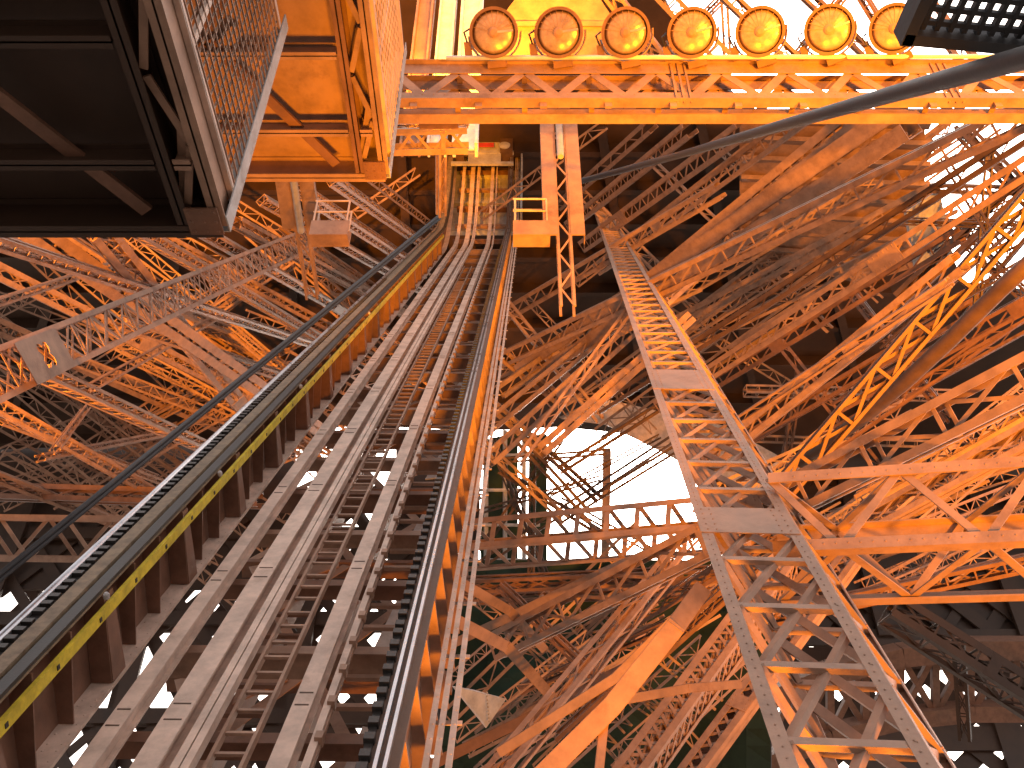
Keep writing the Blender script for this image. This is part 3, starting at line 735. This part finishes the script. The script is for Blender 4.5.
# ================================================================== LEFT FAN OF STRUTS
LF = [
 ('broad bright orange strut crossing behind the pale pierced strut in the upper left', (20, 222), (352, 452), 28, 19, 44, 'XP'),
 ('steep orange ladder strut going down to the chrome rail on the left', (92, 222), (262, 432), 26, 20, 40, 'N'),
 ('slim pale ladder strut lying flat across the upper left', (-10, 240), (330, 350), 15, 17, 40, 'N'),
 ('orange strut from the far left edge, just above the slim pale one', (-20, 232), (230, 330), 16, 24, 44, 'X'),
 ('orange strut just right of the steep ladder strut, starting under the dark platform edge', (128, 225), (330, 345), 14, 25, 46, 'N'),
 ('orange strut leaving the dark platform corner towards the track', (196, 228), (385, 335), 14, 27, 50, 'N'),
 ('orange strut between the two hanging baskets on the left, passing under the mast foot', (235, 222), (402, 312), 13, 30, 52, 'Z'),
 ('brown orange strut behind the left mast, ending at the track girder', (262, 200), (420, 290), 12, 32, 52, 'N'),
 ('dim orange strut seen through the basket on the left', (300, 190), (425, 272), 12, 34, 54, 'X'),
 ('dim orange strut just above the left basket railing', (330, 178), (432, 250), 11, 36, 56, 'N'),
 ('upper dim orange strut below the lit platform corner', (362, 172), (440, 232), 10, 38, 56, 'Z'),
 ('level orange strut low in the left fan, reaching the cables', (120, 322), (330, 392), 13, 27, 44, 'N'),
 ('orange crossing strut sloping the other way from the pierced plate to the upper left', (-10, 305), (120, 262), 9, 22, 30, 'Z'),
 ('orange crossing strut under the pale pierced strut, rising to the right', (90, 388), (215, 318), 10, 26, 38, 'Z'),
 ('brown strut from the pierced plate sloping down towards the cables', (40, 372), (215, 452), 15, 20, 30, 'N'),
 ('dull brown strut sloping down to the chrome rail above the pale truss', (-20, 395), (175, 505), 15, 20, 28, 'N'),
 ('thin pale brown strut crossing under the pierced plate', (0, 418), (160, 480), 9, 22, 30, 'Z'),
 ('thin pale strut rising gently to the right above the pale truss on the left', (40, 458), (175, 432), 8, 22, 30, 'Z'),
 ('short pale strut leaning right on the far left', (55, 450), (86, 408), 7, 21, 24, 'Z'),
 ('rusty strut sloping from the far left edge into the dark, above the pale truss', (-20, 470), (210, 560), 12, 24, 32, 'X'),
 ('orange strut near the left edge, third layer back', (-20, 262), (260, 402), 18, 34, 52, 'X'),
 ('orange strut in the deepest layer behind the pierced plate', (-20, 318), (250, 440), 18, 40, 54, 'XP'),
 ('deep brown strut behind the steep ladder strut', (60, 236), (300, 390), 16, 44, 56, 'N'),
 ('deep orange strut from under the dark platform to the mast foot', (160, 236), (372, 350), 12, 42, 56, 'N'),
 ('deep dim strut between the left mast and the track girder', (285, 232), (420, 322), 11, 44, 56, 'Z'),
 ('far dull strut rising to the right behind the lit mast on the left', (190, 330), (300, 250), 10, 46, 50, 'Z'),
 ('far dull strut rising to the right low on the left', (150, 420), (320, 330), 9, 48, 52, 'Z'),
]
for (lab, a, b, w, d0, d1, pat) in LF:
    gpx('lattice_strut', lab, a, b, w, d0, d1, pat=pat, m='paint', group=None)
gpx('lattice_truss', 'pale level truss with crossed bars at the left edge beside the chrome rail', (-60, 537), (170, 540), 46, 17, 17, pat='Z', n=9, bw=0.07, cs=0.11, roll=0, h=.7, plates=())
gpx('lattice_truss', 'dark level truss in the shade above the pale truss at the left edge', (-60, 490), (260, 500), 16, 26, 26, pat='Z', n=14, m='rust')

# ================================================================== RIGHT FAN OF STRUTS
RF = [
 ('brightest broad orange strut of the right fan, climbing from the column to the bridge', (635, 300), (905, 118), 26, 30, 21, 'XP'),
 ('slim orange strut directly above the brightest one in the right fan', (640, 290), (860, 112), 15, 33, 25, 'N'),
 ('orange ladder strut in the middle of the right fan, open braces against the dark', (600, 268), (808, 112), 13, 36, 28, 'N'),
 ('orange strut close under the black cable on the right', (585, 245), (745, 128), 13, 38, 30, 'N'),
 ('dim orange strut between the black cable and the mast', (570, 225), (690, 128), 11, 42, 34, 'N'),
 ('dim brown strut at the back of the right fan beside the mast', (560, 205), (650, 125), 10, 46, 38, 'Z'),
 ('long pinkish ladder strut crossing the right fan up to the bridge end', (505, 358), (1030, 112), 15, 34, 16, 'N'),
 ('orange strut starting at the rack girder and passing behind the column into the fan', (500, 318), (720, 190), 14, 40, 32, 'N'),
 ('lowest orange strut of the bundle left of the column', (488, 460), (700, 268), 16, 26, 30, 'N'),
 ('orange strut of the bundle left of the column, second from below', (482, 432), (690, 262), 15, 29, 32, 'Z'),
 ('orange strut of the bundle left of the column, with small sky glints under it', (500, 392), (705, 250), 15, 32, 34, 'N'),
 ('bright orange plate strut ending at the white sky opening', (540, 452), (690, 318), 14, 24, 27, 'XP'),
 ('orange strut left of the column, top of the bundle under the pinkish ladder strut', (500, 372), (700, 285), 12, 36, 34, 'X'),
 ('steep orange strut crossing the bundle left of the column', (518, 462), (650, 282), 10, 23, 28, 'Z'),
 ('dark double strut sloping up right below the pinkish ladder strut', (600, 408), (1030, 132), 11, 28, 17, 'Z'),
 ('orange brown strut right of the column, under the dark double strut', (660, 405), (1040, 158), 14, 25, 15, 'N'),
 ('orange strip of crossed lattice deep on the right, above the dark recess', (735, 352), (900, 248), 17, 34, 30, 'X'),
 ('brown strut bordering the dark recess right of the column', (700, 470), (960, 262), 16, 22, 16, 'N'),
 ('pale thin strut in front of the dark recess, rising right', (690, 452), (950, 282), 8, 19, 14, 'Z'),
 ('long dark strut running to the far right edge under the sky gap', (560, 470), (780, 330), 9, 27, 24, 'Z'),
 ('dark strut crossing the sky opening in the centre, sloping up right', (478, 566), (720, 408), 9, 34, 36, 'Z'),
 ('dark strut of the sky opening sloping down right to the walkway', (512, 432), (585, 512), 10, 33, 32, 'Z'),
 ('brown strut at the left edge of the sky opening', (468, 430), (566, 520), 10, 30, 30, 'X'),
 ('brown strut just right of the rack girder, sloping down right', (495, 290), (600, 420), 10, 38, 36, 'N'),
 ('short brown strut leaving the rack girder at mid height', (490, 345), (560, 400), 12, 34, 33, 'X'),
 ('orange knee strut leaving the rack girder above the sky opening', (478, 392), (545, 452), 11, 30, 30, 'X'),
 ('deep orange strut in the third layer of the right fan', (620, 330), (880, 178), 12, 40, 34, 'X'),
 ('deep brown strut behind the brightest strut of the right fan', (660, 330), (930, 190), 12, 42, 36, 'N'),
 ('deep brown strut low in the right fan behind the pinkish ladder strut', (690, 345), (960, 215), 11, 40, 34, 'Z'),
 ('far strut behind the middle of the right fan sloping down right', (650, 160), (830, 330), 8, 48, 44, 'Z'),
 ('far strut of the right fan sloping down right towards the dark recess', (720, 150), (880, 300), 8, 46, 42, 'Z'),
]
for q_, (lab, a, b, w, d0, d1, pat) in enumerate(RF):
    if q_ < 2: a = (a[0] - .4 * (b[0] - a[0]), a[1] - .4 * (b[1] - a[1])); d0 = d0 + .4 * (d0 - d1)
    elif q_ < 6: d0 += 8
    dark = 'dark' in lab.split()[:3]
    gpx('lattice_strut', lab, a, b, w, d0, d1, pat=pat, m='dark' if dark else 'paint', roll=rnd.uniform(-10, 10), h=w * d0 / F * .8, back=False)
for (lab, a, b, w, d0, d1, pat) in (
 ('dim brown strut at the lower side of the right fan, just above the dark recess', (690, 398), (960, 235), 13, 32, 26, 'N'),
 ('dim brown strut crossing the dark recess, rising right', (720, 455), (985, 300), 13, 34, 28, 'N'),
 ('slim brown strut in the dark recess below the brown crossing one', (740, 485), (1040, 318), 11, 36, 30, 'Z'),
 ('rust brown strut under the right sky gap, running off the right edge', (840, 405), (1060, 285), 14, 25, 20, 'N'),
 ('slim rust strut beside the curved pipe, rising steeply right', (800, 470), (1045, 300), 10, 27, 22, 'Z'),
 ('steep brown strut falling right across the dark recess', (770, 330), (880, 470), 10, 36, 33, 'Z'),
 ('second steep brown strut falling right near the curved pipe', (850, 290), (950, 420), 9, 35, 32, 'N')):
    gpx('lattice_strut', lab, a, b, w, d0, d1, pat=pat, m='rust', roll=rnd.uniform(-10, 10), back=False)
# low right back layers
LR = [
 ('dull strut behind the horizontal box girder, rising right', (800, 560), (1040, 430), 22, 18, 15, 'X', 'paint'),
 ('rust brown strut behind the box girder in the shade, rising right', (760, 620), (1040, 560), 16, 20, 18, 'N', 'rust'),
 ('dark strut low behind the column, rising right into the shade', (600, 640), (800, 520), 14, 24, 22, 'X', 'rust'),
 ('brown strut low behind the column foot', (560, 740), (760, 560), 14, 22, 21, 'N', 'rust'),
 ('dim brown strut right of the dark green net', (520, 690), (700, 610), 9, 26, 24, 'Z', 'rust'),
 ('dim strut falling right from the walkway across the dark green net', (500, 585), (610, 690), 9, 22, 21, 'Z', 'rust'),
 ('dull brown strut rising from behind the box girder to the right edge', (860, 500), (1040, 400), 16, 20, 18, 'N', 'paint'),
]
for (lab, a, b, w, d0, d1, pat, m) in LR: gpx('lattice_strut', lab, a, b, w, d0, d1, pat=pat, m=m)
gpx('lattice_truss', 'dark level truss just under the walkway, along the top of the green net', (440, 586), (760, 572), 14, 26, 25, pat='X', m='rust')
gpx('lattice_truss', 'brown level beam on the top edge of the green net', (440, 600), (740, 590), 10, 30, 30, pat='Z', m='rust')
# level members in the dark recess and near the sky gap
RC = [
 ('pale level beam at the back of the dark recess, the upper of two', (745, 391), (960, 396), 9, 44, 44, 'P', 'paint'),
 ('pale level beam at the back of the dark recess, the lower of two', (735, 438), (930, 444), 8, 46, 46, 'P', 'paint'),
 ('brown upright at the back of the dark recess', (800, 372), (784, 470), 8, 45, 46, 'Z', 'rust'),
 ('dark thin strut crossing the sky gap on the right, rising right', (880, 345), (1040, 200), 8, 24, 20, 'Z', 'dark'),
 ('dark thin strut low in the sky gap on the right, rising right', (905, 330), (1045, 250), 7, 25, 22, 'Z', 'dark'),
 ('dark thin strut falling right across the sky gap on the right', (945, 160), (1000, 250), 8, 25, 24, 'Z', 'dark'),
 ('dark level strut crossing the lower part of the sky gap on the right', (905, 221), (1040, 226), 6, 27, 26, 'Z', 'dark'),
 ('dark upright in the sky gap on the right', (990, 150), (975, 330), 8, 26, 27, 'Z', 'dark'),
 ('dark strut along the top of the sky gap on the right', (930, 250), (1040, 165), 7, 30, 26, 'Z', 'dark'),
]
for (lab, a, b, w, d0, d1, pat, m) in RC: gpx('lattice_strut', lab, a, b, w, d0, d1, pat=pat, m=m)
for (lab, a, b, w) in (('dark bar crossing the left part of the sky opening, rising steeply', (484, 545), (560, 440), 8), ('dark bar in the sky opening meeting the single upright post', (500, 470), (612, 540), 7),
    ('dark upright just right of the netted scaffold', (533, 430), (531, 590), 7), ('dark level bar high across the left of the sky opening', (480, 462), (606, 452), 6), ('dark bar rising right to the arch soffit over the opening', (560, 520), (690, 440), 8)):
    gpx('lattice_strut', lab, a, b, w, 34, 33, pat='Z', m='dark')
for (lab, a, b, w) in (('dark bar low across the left of the sky opening behind the walkway', (478, 512), (600, 478), 6), ('dark bar falling right from the top left of the sky opening', (520, 428), (600, 500), 8),
    ('dark bar falling steeply beside the netted scaffold', (492, 440), (545, 575), 6), ('thin dark bar rising right over the white opening', (540, 500), (660, 436), 5), ('dark bar falling right behind the walkway posts', (560, 500), (690, 572), 7)):
    gpx('lattice_strut', lab, a, b, w, 36, 35, pat='Z', m='dark')
for (lab, a, b, w) in (('broad dark truss rising right across the sky gap on the right', (900, 300), (1060, 150), 16), ('dark truss falling right at the top of the sky gap on the right', (960, 128), (1060, 230), 13), ('dark truss rising steeply at the right end of the sky gap', (950, 320), (1060, 190), 13),
    ('dark level truss across the middle of the sky gap on the right', (930, 188), (1060, 192), 9), ('short dark truss falling right in the lower sky gap on the right', (950, 225), (1040, 310), 11)):
    gpx('lattice_truss', lab, a, b, w, 29, 27, pat='X', m='dark')
# curved dark pipe at the right edge
k = MB(); k.tube([P(1060, 235, 17), P(1000, 290, 18), P(950, 340, 19), P(905, 382, 20), P(860, 420, 22), P(800, 462, 24)], 0.16, 12)
one('pipe', k, 'dark', 'thick dark curved pipe coming in from the right edge and dropping into the recess', 'pipe', smooth=True)

# stiffened orange soffit plates behind the upper right of the fan
r = thing('soffit_panel', P(800, 190, 40), 'orange brown ribbed soffit plate behind the upper right of the strut fan', 'soffit panel')
q = [P(740, 122, 40), P(925, 128, 38), P(925, 262, 42), P(860, 282, 44), P(740, 250, 46)]
k = MB(); k.prism(q, (q[1] - q[0]).cross(q[3] - q[0]).normalized(), 0.3); k.build('plate', 'paint', r)
for i in range(8):
    f = i / 7; a = q[0].lerp(q[4], f) ; b = q[1].lerp(q[2], f)
    k = MB(); k.bar(a - FWD * .5, b - FWD * .5, 0.18, 0.8, FWD); k.build('rib', 'paint', r)

# ================================================================== DEEP THICKET OF STRUTS
def thicket():
    k = MB(); r_ = random.Random(21)
    def gird(a, b, da, db, wpx):
        A, B = P(*a, da), P(*b, db); w = wpx * da / F; t = (B - A).normalized(); vw = ((A + B) / 2 - CAM).normalized(); v = (vw - t * vw.dot(t)).normalized(); u = t.cross(v)
        c, s_ = math.cos(r_.uniform(-.6, .6)), math.sin(r_.uniform(-.6, .6)); h = w * r_.uniform(.5, 1.3)
        for su in (-1, 1):
            for sv in (-1, 1): k.bar(A + u*su*w/2 + v*sv*h/2, B + u*su*w/2 + v*sv*h/2, w * .24, w * .12, v)
        n = max(4, int((B - A).length / (w * 1.7)))
        for i in range(n):
            p, q = A.lerp(B, i / n), A.lerp(B, (i + 1) / n); sg = 1 if i % 2 else -1
            k.bar(p + u*sg*w/2 - v*h/2, q - u*sg*w/2 - v*h/2, w * .1, w * .05, v); k.bar(p - u*w/2 - v*h/2, p + u*w/2 - v*h/2, w * .1, w * .05, v)
    for i in range(46):      # left of the track, falling to the right
        x = r_.uniform(-40, 330); y = r_.uniform(170, 470); L = r_.uniform(120, 260); m = r_.uniform(.35, .95)
        x2 = min(x + L, 470 - (y - 150) * .5); y2 = y + (x2 - x) * m
        if x2 - x > 50: gird((x, y), (x2, y2), r_.uniform(42, 50), r_.uniform(50, 56), r_.uniform(7, 12))
    for i in range(16):      # left, rising to the right
        x = r_.uniform(-40, 220); y = r_.uniform(300, 560); L = r_.uniform(100, 220); gird((x, y), (x + L, y - L * r_.uniform(.3, .8)), 46, 52, r_.uniform(7, 10))
    for i in range(12):      # right fan, rising to the right
        x = r_.uniform(480, 800); y = r_.uniform(190, 470); L = r_.uniform(240, 420); m = r_.uniform(.55, .8)
        y2 = y - L * m
        if y2 < 125: L = (y - 125) / m; y2 = 125
        if L > 40: gird((x, y), (x + L, y2), r_.uniform(46, 52), r_.uniform(38, 46), r_.uniform(8, 13))
    for i in range(4):      # right fan, falling to the right
        x = r_.uniform(500, 800); y = r_.uniform(140, 360); L = r_.uniform(80, 180); gird((x, y), (x + L, y + L * r_.uniform(.5, 1.1)), 50, 48, r_.uniform(6, 9))
    for i in range(30):      # low right, in the shade
        x = r_.uniform(690, 940); y = r_.uniform(490, 590); L = r_.uniform(120, 220); gird((x, y), (x + L, y - L * r_.uniform(.3, .9)), r_.uniform(24, 34), r_.uniform(24, 34), r_.uniform(8, 14))
    for i in range(22):      # low centre, in front of the net
        x = r_.uniform(440, 640); y = r_.uniform(640, 800); L = r_.uniform(90, 200); gird((x, y), (x + L, y - L * r_.uniform(.4, 1.0)), r_.uniform(22, 30), r_.uniform(24, 32), r_.uniform(9, 14))
    for i in range(7):
        x = r_.uniform(450, 640); y = r_.uniform(590, 680); L = r_.uniform(80, 140); gird((x, y), (x + L, y + L * r_.uniform(.6, 1.1)), 28, 27, r_.uniform(8, 11))
    o = one('strut_thicket', k, 'paint', 'tangle of distant brown and orange struts filling the leg behind the nearer ones', 'lattice'); o['kind'] = 'stuff'
thicket()

# ================================================================== TOP: COLUMNS AND STRUTS ABOVE THE BRIDGE
for (x0, x1, lab, m) in ((400, 420, 'yellow lit flat column above the left end of the bridge, nearest the mesh fence', 'paint'), (427, 446, 'bright column of flat plate above the bridge, middle of three', 'white'), (452, 478, 'bright column of flat plate left of the first projector', 'white')):  # white stands in for brown plate blown out by the close lamp
    d = 17.5; k = MB(); a = P((x0 + x1) / 2, 150, d); w = (x1 - x0) * d / F
    r = thing('plate_column', a, lab, 'column')
    k.box(a + V((0, 0, 3.5)), V((w * .36, 0, 0)), V((0, .012, 0)), V((0, 0, 3.5))); k.build('web', m, r)
    for sg in (-1, 1):
        k = MB(); k.box(a + V((sg * w * .43, 0, 3.5)), V((w * .06, 0, 0)), V((0, .16, 0)), V((0, 0, 3.5))); k.build('flange', m, r)
k = MB(); r = thing('cover_plate', P(560, -10, 20), 'large orange plate behind the second and third projectors', 'plate')
k.prism([P(470, 60, 20), P(560, -60, 20), P(640, 60, 20)], FWD, 0.1); k.build('plate', 'paint', r)
for e in (0.3, 0.6):
    k = MB(); k.bar(P(470 + 90 * e, 60 - 120 * e, 19.9), P(640 - 80 * e, 60 - 120 * e, 19.9), 0.1, 0.06, FWD); k.build('rib', 'paint', r)
TF = [
 ('orange strut falling right behind the third projector', (585, -40), (660, 60), 16, 20, 20, 'X'),
 ('orange strut falling right between the third and fourth projectors', (630, -40), (735, 70), 18, 21, 21, 'N'),
 ('orange strut falling right behind the fifth projector', (690, -40), (800, 66), 14, 22, 22, 'N'),
 ('orange strut falling right behind the sixth projector, against white sky', (770, -40), (880, 66), 12, 23, 23, 'N'),
 ('orange strut falling right beside the last projector, against white sky', (840, -40), (905, 66), 10, 23, 23, 'N'),
 ('orange upright above the bridge between the fourth and fifth projectors', (722, -40), (728, 66), 8, 24, 24, 'Z'),
 ('orange strut rising right behind the first two projectors', (470, 66), (600, -40), 14, 21, 21, 'N'),
 ('orange strut rising right behind the fourth projector', (655, 66), (760, -40), 8, 25, 25, 'Z'),
 ('thin orange strut rising right behind the sixth projector', (790, 66), (870, -40), 8, 25, 25, 'Z'),
 ('curved looking brown strut beside the black grating, against the sky', (900, -30), (990, 90), 16, 20, 18, 'N'),
]
for (lab, a, b, w, d0, d1, pat) in TF: gpx('lattice_strut', lab, a, b, w, d0, d1, pat=pat, m='paint')
gpx('lattice_truss', 'short orange truss under the left end of the bridge beside the lit platform', (380, 140), (468, 138), 26, 16.5, 16.5, pat='Z', n=5, bw=0.05)
gpx('lattice_strut', 'short orange upright hanging under the left end of the bridge', (441, 128), (441, 215), 9, 18, 19.5, pat='Z')

# ================================================================== FAR LOW BACKGROUND
def arch(label, pts, d, w, m='rust'):
    c = [P(x, y, d) for x, y in pts]; r = thing('lattice_arch', c[0], label, 'arch')
    Y = FWD; t0 = None
    for off, ww in ((0, w * .3), (w, w * .25)):
        k = MB()
        for p, q in zip(c, c[1:]): k.bar(p - UP * off, q - UP * off, ww, 1.2, UP if False else FWD)
        k.build('arch_chord', m, r)
    k = MB()
    for p, q in zip(c, c[1:]):
        for i in range(2):
            a = p.lerp(q, i / 2); b = p.lerp(q, (i + 1) / 2)
            k.bar(a, b - UP * w, w * .09, .3, FWD); k.bar(b, a - UP * w, w * .09, .34, FWD); k.bar(a, a - UP * w, w * .11, .38, FWD)
    k.build('lacing', m, r)
arch('broad dark lattice arch curving across the lower right, sky showing between its bars', [(600, 815), (650, 768), (700, 732), (760, 700), (830, 672), (900, 655), (970, 648), (1060, 648)], 52, 3.4)
gpx('lattice_girder', 'wide dark brown girder dropping right across the low lattice openings', (890, 610), (1050, 712), 26, 40, 38, pat='XP', m='deck')
gpx('lattice_girder', 'dark girder post standing between the two low sky openings', (958, 640), (965, 740), 12, 44, 44, pat='XP', m='deck')
# arch soffit over the central sky opening, pole and net
k = MB(); pts = [(560, 418), (604, 424), (650, 446), (700, 472), (760, 492), (800, 470), (720, 425), (600, 398)]
k.prism([P(x, y, 58) for x, y in pts], FWD, 3.0); one('arch_soffit', k, 'rail', 'smooth brown arch soffit above the central white sky opening', 'arch')
k = MB(); k.bar(P(607, 450, 52), P(604, 600, 56), 0.42, 0.5, FWD); one('post', k, 'paint', 'single upright post standing in the central sky opening', 'post')
r = thing('scaffold_tower', P(505, 520, 50), 'green netted scaffold beside the rack girder at the edge of the sky opening', 'scaffold')
k = MB(); k.prism([P(484, 440, 50), P(518, 432, 50), P(518, 575, 50), P(480, 575, 50)], FWD, 0.4); k.build('net', 'net', r)
k = MB(); k.prism([P(530, 436, 50.5), P(547, 434, 50.5), P(547, 572, 50.5), P(530, 572, 50.5)], FWD, .3); k.build('net', 'net', r)
for x in (486, 505, 524):
    k = MB(); k.tube([P(x, 430, 49.7), P(x, 590, 49.7)], 0.12, 6); k.build('pole', 'grey', r)
for y in (455, 490, 525, 560):
    k = MB(); k.tube([P(480, y, 49.6), P(540, y, 49.6)], 0.09, 6); k.build('ledger', 'grey', r)
r = thing('safety_net', P(560, 650, 40), 'large dark green safety net hanging behind the orange struts low in the centre', 'net')
k = MB(); n = 14; i0 = 0
rr = random.Random(4)
for j in range(n + 1):
    for i in range(n + 1):
        x = 440 + 330 * i / n; y = 560 + 236 * j / n; k.v.append(P(x, y, 36 + 0.5 * math.sin(i * 1.3) + 0.4 * math.sin(j * 0.9 + i)))
for j in range(n):
    for i in range(n): a = j * (n + 1) + i; k.f.append((a, a + 1, a + n + 2, a + n + 1))
ob = k.build('netting', 'net', r); so_ = ob.modifiers.new('thick', 'SOLIDIFY'); so_.thickness = 0.03
for x in (440, 770):
    k = MB(); k.tube([P(x, 580, 36.2), P(x, 800, 36.2)], 0.06, 6); k.build('net_rope', 'cable', r)
# trees beyond the central opening
def tree(label, base, hgt, cr, seed, n=900):
    r_ = random.Random(seed); root = thing('tree', base, label, 'tree')
    k = MB(); k.tube([base, base + V((.2, 0, hgt * .35)), base + V((-.1, .2, hgt * .75))], hgt * .03, 8, hgt * .01)
    for i in range(6):
        th = r_.uniform(0, 6.28); s = base + V((0, 0, hgt * r_.uniform(.35, .7))); k.tube([s, s + V((math.cos(th) * cr * .6, math.sin(th) * cr * .6, hgt * .2))], hgt * .012, 6, hgt * .004)
    k.build('trunk', 'bark', root)
    k = MB(); cl = [(base + V((r_.gauss(0, cr * .45), r_.gauss(0, cr * .45), hgt * r_.uniform(.45, 1.0))), cr * r_.uniform(.25, .5)) for _ in range(14)]
    for _ in range(n):
        c, q = r_.choice(cl); p = c + V((r_.gauss(0, q * .55), r_.gauss(0, q * .55), r_.gauss(0, q * .45)))
        a = V((r_.gauss(0, 1), r_.gauss(0, 1), r_.gauss(0, 1))).normalized(); b = a.orthogonal().normalized(); s = cr * r_.uniform(.04, .09)
        i = len(k.v); k.v += [p - a * s, p + b * s * .7, p + a * s, p - b * s * .7]; k.f.append((i, i + 1, i + 2, i + 3))
    k.build('crown', 'foliage', root)
c_ = PYY(545, 590, 75); tree('leafy tree seen through the central opening behind the walkway', V((c_.x, 75, 0)), 47, 8, 5, 1600)
c_ = PYY(1010, 760, 80); tree('leafy tree behind the low lattice at the bottom right corner', V((c_.x, 80, 0)), 30, 7, 6)

# ================================================================== SODIUM FLOODLIGHTS (out of frame, below) AND ADDED FILL LIGHTS
def flood(label, pos, aim, power, cone, blend=0.6):
    r = thing('floodlight', pos, label, 'floodlight'); ax = (aim - pos).normalized()
    k = MB(); k.lathe(pos - ax * .42, ax, [(.10, 0), (.2, .03), (.29, .14), (.31, .36), (.29, .36), (.24, .12), (.05, .08)], 28); k.build('drum', 'paint', r)
    k = MB(); k.box(pos - ax * .25 - V((0, 0, .4)), V((.3, 0, 0)), V((0, .08, 0)), V((0, 0, .03))); k.build('base', 'rust', r)
    l = bpy.data.lights.new('sodium_lamp', 'SPOT'); l.energy = power * 1.3; l.color = (1.0, 0.315, 0.005); l.spot_size = R(cone); l.spot_blend = blend; l.shadow_soft_size = 0.45
    o = bpy.data.objects.new('sodium_lamp', l); COL.objects.link(o); o.parent = r; o.rotation_euler = ax.to_track_quat('-Z', 'Y').to_euler()
flood('sodium floodlight on the ground right of the lift track, aimed up the leg', V((17, -10, 1.2)), P(800, 170, 30), 34000, 50)
flood('sodium floodlight close right of the track, aimed at the lattice column', V((5.5, 1, 6.2)), P(780, 440, 25), 3000, 78)
flood('sodium floodlight on the ground left of the track, aimed at the left struts', V((-12, -10, 3.5)), P(170, 150, 30), 90000, 29)
flood('sodium floodlight just below the viewpoint, aimed at the bridge and the deck', V((.3, 4, 9.7)), P(560, 90, 17), 1500, 45, .4)
flood('added sodium fill light behind the viewpoint, aimed at the far end of the track', V((.8, -3, 8)), P(525, 270, 35), 9000, 20, .5)  # unseen lamp added to turn the upper track orange
flood('added sodium fill light behind the viewpoint, aimed at the right strut fan', V((9, -15, 6)), P(790, 240, 30), 22000, 30, .6)  # unseen rear lamp added to light the right struts more evenly
flood('added sodium fill light behind the viewpoint, aimed at the left struts', V((-7, -6, 8)), P(215, 255, 30), 19000, 26, .6)  # counterpart on the left, added to brighten those struts from the rear
flood('added sodium fill light right of the track, aimed up at the second platform', V((1.5, 5, 10.2)), P(350, 150, 10), 1000, 28, .5)  # extra unseen lamp added to brighten the second platform
flood('sodium floodlight behind the left end of the bridge, lighting the bright columns', P(440, 100, 15.2), P(440, 10, 17.5), 3800, 80)
